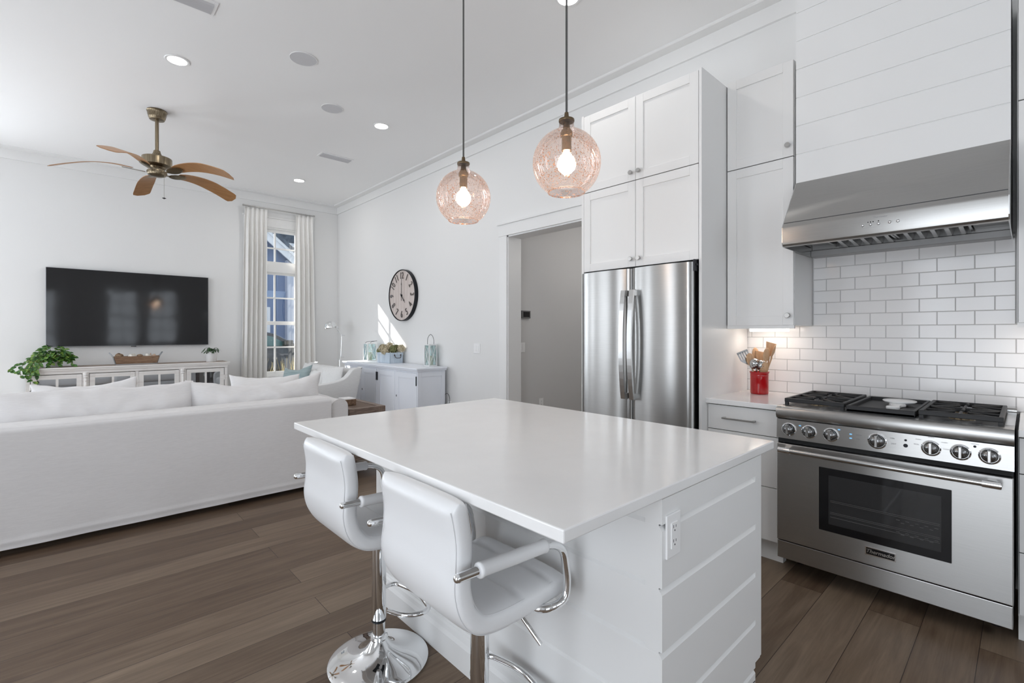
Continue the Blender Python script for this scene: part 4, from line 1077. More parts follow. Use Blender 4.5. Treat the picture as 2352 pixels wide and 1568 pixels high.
def shell(x, y, z, L, m_, lb, rz):
    b = M(); P = []; R = []
    for i in range(70):
        u = i / 69; a = u * 9 * pi; rr = L * .30 * (1 - u) ** 1.1
        P.append(Vector((L * u * .9, rr * cos(a) * .8, rr * sin(a) * .8))); R.append(max(.0012, L * .26 * (1 - u) ** 1.1))
    mt = Matrix.Translation((x, y, z)) @ Matrix.Rotation(rz, 4, 'Z'); b.tube([mt @ p for p in P], R, 10)
    b.done('seashell', m_, smooth=True, at=(x, y, z - L * .3), label=lb, category='seashell', group='balls and shells in the trough')
shell(.60, 8.265, .995, .075, CORALM, 'cream conch shell below the white coral in the trough', .2)
shell(.78, 8.29, .99, .09, CORALM, 'pale spiral shell right of the small rattan ball in the trough', .1)
shell(.87, 8.30, .995, .065, SHELLM, 'tan spiral shell at the right end of the trough', 2.9)
b = M()
for k in range(5):
    a = 2 * pi * k / 5 + .3; b.tube([Vector((.822, 8.30, .995)), Vector((.822 + .042 * cos(a), 8.285, .995 + .042 * sin(a)))], [.012, .004], 8)
b.done('starfish', SHELLM, smooth=True, at=(.822, 8.3, .95), label='tan starfish leaning between the shells on the right of the trough', category='starfish', group='balls and shells in the trough')

# ------------------------------------------------------------------ curtains
t = thing('curtain_rod', 'thin metal curtain rod across the top of the window', 'curtain rod', (2.57, 8.47, 3.34))
M().cyl((2.02, 8.455, 3.345), (3.12, 8.455, 3.345), .010).done('rod', NICKEL, t, smooth=40)
for x in (2.02, 3.12): M().cyl((x - .012, 8.455, 3.345), (x + .012, 8.455, 3.345), .016).done('finial', NICKEL, t, smooth=40)
for x in (2.12, 3.03):
    b = M(); b.tube([(x, 8.455, 3.345), (x, 8.50, 3.355), (x, YB, 3.355)], .006, 8); b.done('bracket', NICKEL, t)
def curtain(x0, x1, X0, X1, lb, seed, np_):
    t = thing('curtain', lb, 'curtain', ((x0 + x1) / 2, 8.46, .02), 'ivory pleated curtains')
    rq = random.Random(seed); ph = [rq.uniform(-.35, .35) for _ in range(np_ + 1)]
    b = M()
    def fn(u, v):
        z = 3.325 - v * 3.30; k = min(1, v * 5)
        xa = x0 + (X0 - x0) * v; xb = x1 + (X1 - x1) * v
        a = u * np_ * 2 * pi + ph[int(u * np_ * .999)] * v
        am = .012 + .040 * k; sq = sin(a); sq = sq * (1 - .25 * k) + .25 * k * (1 if sq > 0 else -1) * abs(sq) ** .5
        x = xa + (xb - xa) * u + .010 * k * sin(2 * a) * (1 if v > .1 else v * 10)
        y = 8.455 + am * sq + .004 * sin(9 * v + 5 * u)
        if v < .10: # pinch pleat
            pn = max(0, cos(a)) ** 6; y -= .020 * pn * (1 - v * 10) 
        return Vector((x, y, z))
    b.grid(fn, np_ * 22 + 1, 46); o = b.done('drape', CURT, t, smooth=60)
    md = o.modifiers.new('th', 'SOLIDIFY'); md.thickness = .004; md.offset = 0
    for i in range(np_):
        xx = x0 + (x1 - x0) * (i + .25) / np_
        M().tube([(xx, 8.455 + .014 * cos(2 * pi * k / 14), 3.345 + .014 * sin(2 * pi * k / 14)) for k in range(14)], .0018, 6, closed=True).done('ring', NICKEL, t)
curtain(2.035, 2.365, 1.985, 2.36, 'ivory pleated curtain on the left side of the window, beside the television', 3, 5)
curtain(2.815, 3.10, 2.80, 3.16, 'ivory pleated curtain on the right side of the window, near the corner', 8, 4)

# ------------------------------------------------------------------ soft cushions
def cushion(w, h, th, seed, ears=.06, sag=.0, wr=.008, nu=44, nv=28):
    """cushion in its own X (width) / Z (height) plane, thickness along Y, base at z=0"""
    b = M(); off = Vector((seed * 3.1, seed * 1.7, 0))
    def side(s):
        def fn(u, v):
            a = 2 * u - 1; c = 2 * v - 1
            ex = 1 - ears * (1 - abs(c) ** 2.2) * .55; ez = 1 - ears * (1 - abs(a) ** 2.2)
            x = a * w / 2 * ex; z = c * h / 2 * ez
            if c > 0: z -= sag * (1 - a * a) * c
            f = max(0, (1 - abs(a) ** 3.0)) ** .55 * max(0, (1 - abs(c) ** 2.6)) ** .55
            n = noise.noise(Vector((x * 4.5, z * 5.5, s * 2)) + off) + .5 * noise.noise(Vector((x * 11, z * 12, s)) + off)
            y = s * (th / 2 * f) + n * wr * 1.4 * (.3 + .7 * f)
            z2 = z + h / 2 + wr * .8 * noise.noise(Vector((a * 4, c * 3, 7)) + off) * max(0, c)
            return Vector((x, y, z2))
        return fn
    b.grid(side(-1), nu, nv); b.grid(side(1), nu, nv)
    bmesh.ops.remove_doubles(b.bm, verts=b.bm.verts, dist=.012 * min(1, th / .1) * .5)
    return b
def place_cushion(name, m_, loc, rot, w, h, th, seed, parent=None, lb=None, cat=None, group=None, **kw):
    b = cushion(w, h, th, seed, **kw)
    R = Matrix.Rotation(rot[2], 4, 'Z') @ Matrix.Rotation(rot[0], 4, 'X') @ Matrix.Rotation(rot[1], 4, 'Y')
    bmesh.ops.transform(b.bm, matrix=Matrix.Translation(loc) @ R, verts=b.bm.verts)
    tags = {}
    if lb: tags = dict(label=lb, category=cat)
    if group: tags['group'] = group
    return b.done(name, m_, parent, smooth=True, at=loc, sub=1, **tags)

# ------------------------------------------------------------------ sofa, seen from behind
SX0, SX1 = -.55, 1.662
s_ = thing('sofa', 'long oatmeal slipcovered sofa seen from behind, facing the television', 'sofa', (.6, 4.6, 0))
def soft_box(name, m_, parent, x0, x1, y0, y1, z0, z1, bev, seed, amp=.006, cuts=14):
    b = M(); b.box(x0, x1, y0, y1, z0, z1, bev, 4)
    bmesh.ops.subdivide_edges(b.bm, edges=[e for e in b.bm.edges if e.calc_length() > .12], cuts=cuts, use_grid_fill=True)
    off = Vector((seed, seed * 2, 0))
    for v in b.bm.verts:
        v.co += Vector((noise.noise(v.co * 3.2 + off), noise.noise(v.co * 3.2 + off + Vector((9, 0, 0))), noise.noise(v.co * 2.2 + off + Vector((0, 9, 0))))) * amp
    return b.done(name, m_, parent, smooth=60)
# back slipcover: a slightly flaring skirt to just above the floor
b = M()
def skirt(u, v):
    x = SX0 + (SX1 - SX0) * u; z = .042 + .716 * v
    e = (v - .96) / .04 if v > .96 else 0
    y = 4.102 - .020 * (1 - v) + .035 * e * e + .004 * noise.noise(Vector((x * 3, z * 4, 0))) 
    if v < .12: y += .006 * sin(x * 14) * (1 - v / .12) * (.4 + .6 * noise.noise(Vector((x * 2, 1, 1)))) - (.004 if v > .045 and v < .07 else 0)
    return Vector((x, y, z))
b.grid(skirt, 90, 60)
def backtop(u, v):
    x = SX0 + (SX1 - SX0) * u; a = pi / 2 * v
    return Vector((x, 4.183 + .02 + .17 * v, .755 + .012 * sin(v * pi) + .003 * noise.noise(Vector((x * 3, v * 3, 3)))))
b.box(SX0, SX1, 4.112, 4.36, .09, .757, .02, 3)
b.done('back', LINEN, s_, smooth=60)
soft_box('seat_base', LINEN, s_, SX0 - .1, SX1 + .1, 4.33, 5.05, .06, .40, .02, 2)
for i, (x0, x1) in enumerate(((SX0, .56), (.57, SX1))): soft_box('seat_cushion', LINEN, s_, x0 + .005, x1 - .005, 4.42, 5.08, .40, .55, .05, 5 + i)
def arm(x0, x1, seed):
    b = M(); w = x1 - x0; poly = []
    for i in range(15):
        a = pi * i / 14; poly.append(((x0 + x1) / 2 + w / 2 * cos(a), .665 + .065 * sin(a)))
    b.prism([(x1, .045)] + poly + [(x0, .045)], 'y', 4.14, 5.04)
    bmesh.ops.subdivide_edges(b.bm, edges=[e for e in b.bm.edges if e.calc_length() > .2], cuts=16, use_grid_fill=True)
    for v in b.bm.verts:
        v.co += Vector((noise.noise(v.co * 6 + Vector((seed, 0, 0))), noise.noise(v.co * 7 + Vector((0, seed, 0))), noise.noise(v.co * 5))) * .007
    b.done('arm', LINEN, s_, smooth=60)
arm(1.680, 1.828, 1); arm(SX0 - .16, SX0 - .012, 4)
for x in (SX0 + .05, SX1 - .03):
    for y in (4.24, 4.95): M().cyl((x, y, 0), (x, y, .10), .022, .028).done('foot', BLKMET, s_)
place_cushion('back_cushion', LINEN, (.13, 4.46, .50), (radians(-10), 0, 0), 1.21, .445, .27, 1, s_, ears=.045, sag=.006, wr=.020)
place_cushion('back_cushion', LINEN, (1.20, 4.46, .485), (radians(-10), radians(0), 0), 1.09, .475, .27, 2, s_, ears=.13, sag=.05, wr=.024)
place_cushion('throw_pillow', LINENW, (.105, 4.74, .565), (radians(-18), radians(-2), 0), .62, .425, .16, 3, None, 'pale throw pillow on the left half of the sofa, in front of the console', 'pillow', 'pale throw pillows on the sofa', ears=.12, sag=.03, wr=.01)
place_cushion('throw_pillow', LINENW, (1.33, 4.72, .56), (radians(-18), radians(2), 0), .62, .40, .16, 6, None, 'pale throw pillow on the right end of the sofa, below the window', 'pillow', 'pale throw pillows on the sofa', ears=.12, sag=.02, wr=.01)

# ------------------------------------------------------------------ side table right of the sofa
t = thing('end_table', 'square weathered wooden end table beside the right arm of the sofa', 'end table', (2.04, 4.55, 0))
TX0, TX1, TY0, TY1, TZ1 = 1.862, 2.222, 4.19, 4.86, .622
M().frame('z', TZ1 - .055, TZ1, TX0, TX1, TY0, TY1, .055, bev=.003).done('top_frame', TABW, t)
M().box(TX0 + .05, TX1 - .05, TY0 + .05, TY1 - .05, TZ1 - .03, TZ1 - .006).done('top_panel', TABP, t)
for x in (TX0 + .005, TX1 - .06):
    for y in (TY0 + .005, TY1 - .06): M().box(x, x + .055, y, y + .055, 0, TZ1 - .055, .003).done('leg', TABW, t)
M().box(TX0 + .02, TX1 - .02, TY0 + .02, TY1 - .02, .14, .17, .002).done('shelf', TABW, t)
t = thing('woven_box', 'small woven seagrass box on the end table', 'box', (1.985, 4.52, TZ1))
M().box(1.925, 2.045, 4.44, 4.60, TZ1 - .006, .675, .006).done('body', WICK, t); M().box(1.93, 2.04, 4.445, 4.595, .672, .684, .003).done('lid', LINENW, t)

# ------------------------------------------------------------------ loveseat against the clock wall, facing left
l_ = thing('loveseat', 'grey slipcovered loveseat standing in front of the sideboard', 'loveseat', (2.35, 6.85, 0))
LY0, LY1 = 6.02, 7.68
armp = [(1.98, .03), (1.94, .50), (1.98, .595), (2.10, .64), (2.28, .66), (2.44, .675), (2.56, .70), (2.64, .735), (2.69, .785), (2.735, .835), (2.78, .852), (2.83, .848), (2.855, .825), (2.76, .40), (2.68, .03)]
def curvy(pts): return [(p.x, p.y) for p in fract([(a, c, 0) for a, c in pts], 4)]
for y in (LY0, LY1 - .13):
    b = M(); b.prism(curvy(armp), 'y', y, y + .13, .012); b.done('arm', LINENG, l_, smooth=50)
b = M(); b.prism([(2.60, .03), (2.62, .45), (2.73, .80), (2.76, .835), (2.82, .835), (2.835, .80), (2.745, .40), (2.69, .03)], 'y', LY0 + .02, LY1 - .02, .012); b.done('back', LINENG, l_, smooth=50)
soft_box('seat_base', LINENG, l_, 1.99, 2.68, LY0 + .1, LY1 - .1, .03, .36, .02, 3)
soft_box('seat_cushion', LINENG, l_, 1.95, 2.60, LY0 + .135, LY1 - .135, .36, .51, .05, 9)
place_cushion('back_cushion', LINENG, (2.57, 6.85, .46), (radians(-12), 0, radians(90 + 180)), 1.44, .42, .22, 4, l_, ears=.05, sag=.01, wr=.014)
place_cushion('throw_pillow', LINENG, (2.41, 6.78, .505), (radians(-22), radians(3), radians(270 + 12)), .60, .36, .16, 7, None, 'grey throw pillow on the loveseat behind the teal one', 'pillow', None, ears=.14, sag=.02, wr=.012)
place_cushion('throw_pillow', TEAL, (2.235, 6.86, .505), (radians(-26), radians(-8), radians(270 + 24)), .50, .40, .17, 11, None, 'dusty teal throw pillow on the loveseat below the window', 'pillow', None, ears=.20, sag=.035, wr=.018)

# ------------------------------------------------------------------ sideboard under the clock
c = thing('sideboard', 'white panelled sideboard against the wall below the clock', 'sideboard', (3.33, 6.14, 0))
BX0, BX1, BY0, BY1, BZ = 3.13, 3.535, 5.085, 7.20, .882
b = M(); b.box(BX0 - .035, BX1 + .012, BY0 - .035, BY1 + .035, BZ - .022, BZ, .005); b.box(BX0 - .022, BX1 + .008, BY0 - .022, BY1 + .022, BZ - .042, BZ - .020, .006); b.done('top', SIDEB, c)
b = M(); b.box(BX0 + .012, BX1, BY0 + .008, BY1 - .008, .08, BZ - .04)
b.done('body', SIDEB, c)
M().frame('y', BY0, BY0 + .0199, BX0 + .0002, BX1, .1002, BZ - .04, .055, .07, .002).done('side_frame', SIDEB, c)
M().box(BX0, BX0 + .02, BY0, BY1, .0, .10, .004).done('plinth', SIDEB, c)
ys = [(5.105, 5.615), (5.65, 6.115), (6.155, 6.61), (6.65, 7.17)]
b = M()
for y in (BY0 + .0202, 5.617, 6.117, 6.612, 7.172): b.box(BX0, BX0 + .016, y, (y + .032 if y > 5.2 else 5.105) if y < 7.1 else BY1, .1002, BZ - .0622)
b.box(BX0, BX0 + .016, BY0 + .0202, BY1, BZ - .062, BZ - .0402); b.done('face_frame', SIDEB, c)
for k, (y0, y1) in enumerate(ys):
    d = M(); d.frame('x', BX0 - .004, BX0 + .014, y0, y1, .12, BZ - .066, .068, bev=.002)
    d.frame('x', BX0 + .001, BX0 + .012, y0 + .066, y1 - .066, .186, BZ - .132, .014, bev=.003)
    d.box(BX0 + .004, BX0 + .012, y0 + .07, y1 - .07, .19, BZ - .136)
    d = d.done('door', SIDEB, c)
    hy = y0 - .004 if k % 2 == 0 and k != 2 else y1 + .004
    hy = {0: y0 + .006, 1: y1 + .002, 2: y0 - .002, 3: y1 - .004}[k]
    for z in (.665, .17): M().cyl((BX0 - .008, hy, z), (BX0 - .008, hy, z + .115), .0065, n=10).done('hinge', BLKMET, d)
    ky = {0: y1 - .012, 1: y0 + .012, 2: y1 - .012, 3: y0 + .012}[k]
    if k in (0, 2): M().lathe([(0, .003), (.007, .0025), (.009, 0)], n=14, mat=Matrix.Translation((BX0 - .0035, ky, .50)) @ Matrix.Rotation(-pi / 2, 4, 'Y') @ Matrix.Diagonal((1.8, 1, 1, 1))).done('keyhole', BLKMET, d)

def lantern(x, y, w, hgt, lb, lying):
    t = thing('lantern', lb, 'lantern', (x, y, BZ), 'white candle lanterns')
    z0, z1 = BZ, BZ + hgt; a = w / 2
    b = M(); b.box(x - a, x + a, y - a, y + a, z0, z0 + .016, .002); b.box(x - a, x + a, y - a, y + a, z1 - .014, z1, .002); b.done('base_and_top', LANT, t) if False else None
    M_ = M
    if b.bm.is_valid: b.done('top_and_base', LANT, t)
    q = .011
    for sx in (-1, 1):
        for sy in (-1, 1): M().box(x + sx * a - (q if sx > 0 else 0), x + sx * a + (q if sx < 0 else 0), y + sy * a - (q if sy > 0 else 0), y + sy * a + (q if sy < 0 else 0), z0 + .014, z1 - .012).done('post', LANT, t)
    zc0, zc1 = z0 + .016, z1 - .014
    for s in (-1, 1):
        for ax in 'xy':
            g = M()
            if ax == 'y': g.box(x - a + q, x + a - q, y + s * (a - .006), y + s * (a - .0045), zc0, zc1)
            else: g.box(x + s * (a - .006), x + s * (a - .0045), y - a + q, y + a - q, zc0, zc1)
            g = g.done('pane', LANTGL, t)
            b = M(); k = a - q * .8; o_ = a - .0035
            for u in (-1, 1):
                if ax == 'y': b.tube([(x - u * k, y + s * o_, zc0), (x + u * k, y + s * o_, zc1)], .0042, 4)
                else: b.tube([(x + s * o_, y - u * k, zc0), (x + s * o_, y + u * k, zc1)], .0042, 4)
            b.done('cross_bar', LANT, g)
    if lying: P = [(x - .04, y + a * .9, z1), (x - .035, y + .02, z1 + .022), (x + .01, y - .16, z1 + .036), (x + .03, y - .165, z1 + .036), (x + .045, y + .02, z1 + .022), (x + .04, y + a * .9, z1)]
    else: P = [(x - a * .8, y, z1 - .002), (x - a * .75, y, z1 + .07), (x - a * .4, y, z1 + .115), (x - .012, y, z1 + .122), (x, y, z1 + .132), (x + .012, y, z1 + .122), (x + a * .4, y, z1 + .115), (x + a * .75, y, z1 + .07), (x + a * .8, y, z1 - .002)]
    M().tube(fract(P, 5), .0028, 8).done('bail_handle', BLKMET, t, smooth=True)
    M().lathe([(0, z0 + .016), (.032, z0 + .016), (.032, z0 + .13), (.027, z0 + .134), (0, z0 + .128)], (x, y, 0), 24).done('candle', CANDLE, smooth=40, at=(x, y, z0 + .016), label='cream pillar candle inside the ' + ('sunlit lantern left' if lying else 'lantern right') + ' of the flower box', category='candle')
lantern(3.475, 5.33, .122, .285, 'white lantern with aqua panes and upright handle at the right end of the sideboard', 0)
lantern(3.42, 6.95, .150, .275, 'sunlit white lantern with folded handle at the left end of the sideboard', 1)

t = thing('flower_box', 'chalky blue wooden flower box with iron handles on the sideboard', 'flower box', (3.42, 6.33, BZ))
b = M(); b.frame('z', BZ + .004, BZ + .150, 3.325, 3.535, 6.15, 6.52, .012, bev=.002); b.box(3.33, 3.53, 6.155, 6.515, BZ, BZ + .01); b.done('box', BLUEW, t)
M().frame('z', BZ + .118, BZ + .152, 3.321, 3.539, 6.146, 6.524, .006, bev=.001).done('rim_band', BLUEW, t)
for y, s in ((6.146, -1), (6.524, 1)):
    xc = 3.45 if s < 0 else 3.43
    b = M(); b.tube(bend([(xc - .05, y + s * .004, BZ + .118), (xc - .042, y + s * .022, BZ + .075), (xc + .042, y + s * .022, BZ + .075), (xc + .05, y + s * .004, BZ + .118)], .03, 5), .0042, 8); hd = b.done('handle', RUST, t, smooth=True)
    for u in (-.05, .05): M().ball((xc + u, y + s * .003, BZ + .118), .009, 10).done('rosette', RUST, hd, smooth=True)
def hydrangea(x, y, z, r_, m_, lb, seed):
    b = M(); rq = random.Random(seed)
    for k in range(170):
        v = Vector((rq.gauss(0, 1), rq.gauss(0, 1), rq.gauss(0, 1) + .35)).normalized(); p = Vector((x, y, z)) + v * r_ * rq.uniform(.78, 1.0)
        u = v.orthogonal().normalized(); u.rotate(Quaternion(v, rq.uniform(0, pi))); w = v.cross(u)
        for i in range(4):
            d = (u * cos(i * pi / 2) + w * sin(i * pi / 2)); e = (u * -sin(i * pi / 2) + w * cos(i * pi / 2)); s = r_ * .21
            vs = [b.bm.verts.new(q) for q in (p, p + d * s * .6 + e * s * .42 + v * s * .3, p + d * s * 1.1 + v * s * .25, p + d * s * .6 - e * s * .42 + v * s * .3)]
            b.bm.faces.new(vs)
    b.ball((x, y, z), r_ * .78, 12)
    b.done('hydrangea', m_, at=(x, y, z - r_), label=lb, category='flower head', group='dried hydrangeas in the blue box')
for i, (x, y, z, r_, m_, lb) in enumerate(((3.385, 6.46, 1.085, .068, HYDR, 'cream hydrangea head at the far left of the blue box'), (3.345, 6.30, 1.055, .066, HYDR, 'cream hydrangea head drooping over the front left of the blue box'), (3.45, 6.38, 1.11, .066, HYDR, 'cream hydrangea head topmost in the blue box'), (3.42, 6.22, 1.075, .060, HYDG, 'green hydrangea head at the front of the blue box'), (3.49, 6.26, 1.085, .060, HYDG, 'green hydrangea head between the cream ones near the wall'), (3.515, 6.165, 1.09, .058, HYDR, 'cream hydrangea head at the right end of the blue box'), (3.355, 6.50, 1.05, .045, HYDG, 'small green hydrangea head at the left rim of the blue box'))): hydrangea(x, y, z, r_, m_, lb, i)

t = thing('power_adapter', 'white plug with a looped black cord at the end of the sideboard', 'power adapter', (XR, 5.03, .42))
M().box(XR - .03, XR, 5.0, 5.05, .37, .44, .004).done('plug', WHITEP, t)
M().tube([(XR - .045, 5.045 + .06 * sin(a), .47 + .075 * cos(a)) for a in [pi * .95 - i * 1.7 * pi / 24 for i in range(25)]], .003, 8).done('cord', BLKMET, t, smooth=True)

# ------------------------------------------------------------------ wall clock
t = thing('wall_clock', 'large round wooden wall clock with black rim and metal numerals', 'clock', (XR, 6.175, 1.862))
CKY, CKZ, CKR = 6.175, 1.862, .373
ckm = Matrix.Translation((XR, CKY, CKZ)) @ Matrix.Rotation(-pi / 2, 4, 'Y')
M().lathe([(CKR, .001), (CKR, .056), (CKR - .006, .058), (CKR - .012, .054), (CKR - .014, .001), (CKR, .001)], n=96, mat=ckm).done('rim', BLKMET, t, smooth=40)
M().lathe([(0, .044), (CKR - .010, .044)], n=96, mat=ckm).done('face', CLOCKF, t)
NUM = mat('clock_numeral', (.24, .22, .21), .22, 1)
for k in range(1, 13):
    a = 2 * pi * k / 12; rr = CKR * .755; rot = a if (k <= 3 or k >= 9) else a + pi
    # clock seen by a viewer looking along +X: clockwise right is -Y
    mt = Matrix.Translation((XR - .049, CKY - rr * sin(a), CKZ + rr * cos(a))) @ Matrix.Rotation(-pi / 2, 4, 'Z') @ Matrix.Rotation(pi / 2, 4, 'X') @ Matrix.Rotation(-rot, 4, 'Z')
    M().text(str(k), .140, mt @ Matrix.Diagonal((.78, 1, 1, 1)), .004).done('numeral', NUM, t)
def hand(ang, L, back, w, name):
    b = M(); d = Vector((0, -sin(ang), cos(ang))); e = Vector((0, cos(ang), sin(ang))); o = Vector((XR - .056, CKY, CKZ))
    def ring(s, ww): return (o + d * s, ww)
    P = [(-back, w * .5), (0, w), (L * .6, w * .8), (L * .66, w * 1.9), (L * .78, w * .5), (L, .001)]
    V = [[b.bm.verts.new(o + d * s + e * (q * ww) + Vector((dx, 0, 0))) for q, dx in ((-1, 0), (1, 0), (1, -.003), (-1, -.003))] for s, ww in P]
    for A, B in zip(V, V[1:]):
        for i in range(4): b.bm.faces.new((A[i], A[(i + 1) % 4], B[(i + 1) % 4], B[i]))
    b.bm.faces.new(V[0]); b.bm.faces.new(V[-1][::-1]); b.done(name, BLKMET, t)
hand(radians(0), .24, .08, .004, 'minute_hand'); hand(radians(138), .15, .03, .006, 'hour_hand')
M().lathe([(0, .064), (.012, .062), (.014, .046)], n=20, mat=ckm).done('hub', BLKMET, t)

# ------------------------------------------------------------------ floor lamp in the corner
t = thing('floor_lamp', 'chrome jointed floor lamp with dome shade in the corner', 'floor lamp', (3.40, 7.95, 0))
LX, LY = 3.395, 7.95
M().lathe([(0, 0), (.13, 0), (.13, .012), (.11, .02), (.012, .028), (0, .028)], (LX - .03, LY, 0), 40).done('base', CHROME, t, smooth=40)
M().cyl((LX - .03, LY, .02), (LX - .03, LY, .86), .011).done('pole', CHROME, t, smooth=40)
def joint(p):
    b = M(); b.ball(p, .018, 12); b.cyl((p[0] - .0, p[1] - .03, p[2]), (p[0], p[1] + .03, p[2]), .007, n=10); b.cyl((p[0] + .01, p[1], p[2]), (p[0] + .055, p[1], p[2] - .006), .007, .010, n=10); b.done('joint', CHROME, t, smooth=40)
joint((LX - .01, LY, .905)); joint((LX + .005, LY, 1.275)); joint((LX - .10, LY, 1.415))
M().cyl((LX - .028, LY, .855), (LX - .01, LY, .905), .009).done('elbow', CHROME, t, smooth=40)
M().cyl((LX - .01, LY, .905), (LX + .005, LY, 1.275), .0065).done('lower_arm', CHROME, t, smooth=40)
M().cyl((LX + .005, LY, 1.275), (LX - .105, LY, 1.42), .006).done('upper_arm', CHROME, t, smooth=40)
sm = Matrix.Translation((LX - .185, LY - .0, 1.41)) @ Matrix.Rotation(radians(-18), 4, 'Y')
b = M(); b.lathe([(.100 * cos(a), .105 * sin(a)) for a in [pi / 2 * i / 14 for i in range(15)]], n=40, mat=sm); o = b.done('shade', CHROME, t, smooth=True)
md = o.modifiers.new('th', 'SOLIDIFY'); md.thickness = .002
b = M(); b.lathe([(0, .0), (.03, .01), (.035, .03), (.02, .06), (0, .065)], n=20, mat=sm); b.done('bulb', CERAM, t, smooth=True)

# black metal thing at the very left edge, half hidden by the sofa
t = thing('plant_stand', 'slim black metal stand just showing above the left end of the sofa', 'stand', (-.62, 5.6, 0))
M().lathe([(.10, .795), (.13, .795), (.13, .805), (.10, .805), (.10, .795)], (-.62, 5.6, 0), 32).done('ring_top', BLKMET, t, smooth=40)
for k in range(3):
    a = 2 * pi * k / 3 + .4; M().tube([(-.62 + .115 * cos(a), 5.6 + .115 * sin(a), .80), (-.62 + .10 * cos(a), 5.6 + .10 * sin(a), .4), (-.62 + .16 * cos(a), 5.6 + .16 * sin(a), .005)], .007, 8).done('leg', BLKMET, t, smooth=40)
M().tube(fract([(-.56, 5.56, .80), (-.53, 5.55, .83), (-.50, 5.55, .825), (-.49, 5.55, .80)], 5), .008, 8).done('curl', BLKMET, t, smooth=40)

# ------------------------------------------------------------------ utensil crock
UX, UY, UZ = 3.365, 1.216, .914
t = thing('utensil_crock', 'glossy red enamel crock full of utensils on the worktop by the range', 'utensil crock', (UX, UY, UZ))
M().lathe([(0, UZ), (.050, UZ), (.0545, UZ + .004), (.0555, UZ + .010), (.0555, UZ + .118), (.0555, UZ + .119), (.0565, UZ + .121), (.0555, UZ + .123), (.056, UZ + .133), (.0585, UZ + .141), (.061, UZ + .146), (.0595, UZ + .148), (.055, UZ + .142), (.051, UZ + .02), (0, UZ + .014)], (UX, UY, 0), 64).done('pot', RED, t, smooth=50)
b = M()
for i, ch in enumerate('LE CREUSET'):
    a = pi + .34 - .62 + i * .138
    if ch == ' ': continue
    mt = Matrix.Translation((UX + .0557 * cos(a + .72 * 0), UY + .0557 * sin(a), UZ + .108)) @ Matrix.Rotation(a + pi / 2, 4, 'Z') @ Matrix.Rotation(pi / 2, 4, 'X')
    b.text(ch, .0125, mt, .0006)
b.done('embossed_lettering', RED, t)
def utensil(kind, base, tip, L, m_, lb, roll=0, hm=None):
    """handle from inside the crock; the head lies along the handle's axis"""
    rim = Vector((tip[0] * .62, tip[1] * .62)); rim *= min(1, .043 / max(rim.length, 1e-6))
    bs = rim + (rim - Vector(tip[:2])) * (.124 / (tip[2] - .146)); bs *= min(1, .042 / max(bs.length, 1e-6))
    B = Vector((UX + bs.x, UY + bs.y, UZ + .022)); D = (Vector((UX + tip[0], UY + tip[1], UZ + tip[2])) - B); L = D.length; D.normalize()
    # local frame: z along D, x across the head facing -X (towards the room)
    zx = Vector((-1, -.55, 0)); n = (zx - D * zx.dot(D)).normalized(); n.rotate(Quaternion(D, roll)); x = D.cross(n)
    mt = Matrix((( x.x, n.x, D.x, B.x), (x.y, n.y, D.y, B.y), (x.z, n.z, D.z, B.z), (0, 0, 0, 1)))
    t = thing(kind, lb, 'utensil', B, 'cooking utensils in the red crock')
    def tf(b): bmesh.ops.transform(b.bm, matrix=mt, verts=b.bm.verts); return b
    hl = L - .085
    b = M(); b.tube([(0, 0, 0), (0, 0, hl * .5), (0, 0, hl + .01)], [.0055, .005, .0045], 10); tf(b).done('handle', hm or m_, t, smooth=40)
    b = M()
    if kind in ('wooden_spoon', 'ladle'):
        W = .026 if kind == 'wooden_spoon' else .036; H = .046 if kind == 'wooden_spoon' else .036; dp = .007 if kind == 'wooden_spoon' else .024
        def fn(u, v):
            a = 2 * pi * u; return Vector((W * v * cos(a), dp * (v * v - 1) * -1 - dp * .3, hl + H + H * v * sin(a)))
        b.grid(fn, 28, 7, cu=True); tf(b); o = b.done('bowl', m_, t, smooth=True); md = o.modifiers.new('th', 'SOLIDIFY'); md.thickness = .004 if kind == 'wooden_spoon' else .0015
        if kind == 'ladle':
            b = M()
            for rr, k in ((.014, 6), (.025, 11)):
                for i in range(k):
                    a = 2 * pi * i / k; v = rr / W; b.ball((rr * cos(a), -dp * (v * v - 1) - dp * .3 + .0022, hl + H + rr * sin(a)), .0024, 8)
            tf(b); b.done('holes', GAP, o)
    elif kind == 'wooden_turner':
        pts = [(-.006, hl), (-.012, hl + .015), (-.026, hl + .05), (-.031, hl + .095), (.031, hl + .085), (.024, hl + .045), (.012, hl + .015), (.006, hl)]
        b.prism(pts, 'y', -.003, .003, .001); tf(b); b.done('blade', m_, t)
    elif kind == 'slotted_turner':
        b.prism([(-.006, hl - .01), (-.03, hl + .018), (-.036, hl + .03), (.036, hl + .03), (.03, hl + .018), (.006, hl - .01)], 'y', -.0012, .0012)
        for x0 in (-.036, -.021, -.0055, .010, .0255): b.box(x0, x0 + .0105, -.001, .001, hl + .03, hl + .08)
        b.box(-.036, .036, -.001, .001, hl + .075, hl + .088); tf(b); b.done('blade', m_, t)
    return t
utensil('slotted_turner', (-.01, .03), (-.02, .105, .278), 0, STEELS, 'slotted steel turner leaning left out of the crock', .1)
utensil('wooden_spoon', (-.02, .015), (-.03, .052, .262), 0, SPOONW, 'slim wooden spoon left of the perforated steel spoon', -.3)
utensil('wooden_spoon', (.015, .012), (.02, .032, .30), 0, SPOONW, 'tall wooden spoon at the back left of the crock', .5)
utensil('ladle', (-.03, 0), (-.055, .010, .248), 0, STEELS, 'perforated steel spoon at the front of the crock', .25)
utensil('ladle', (-.012, -.012), (-.035, -.018, .238), 0, STEELS, 'smaller steel ladle right of the perforated spoon', -.6)
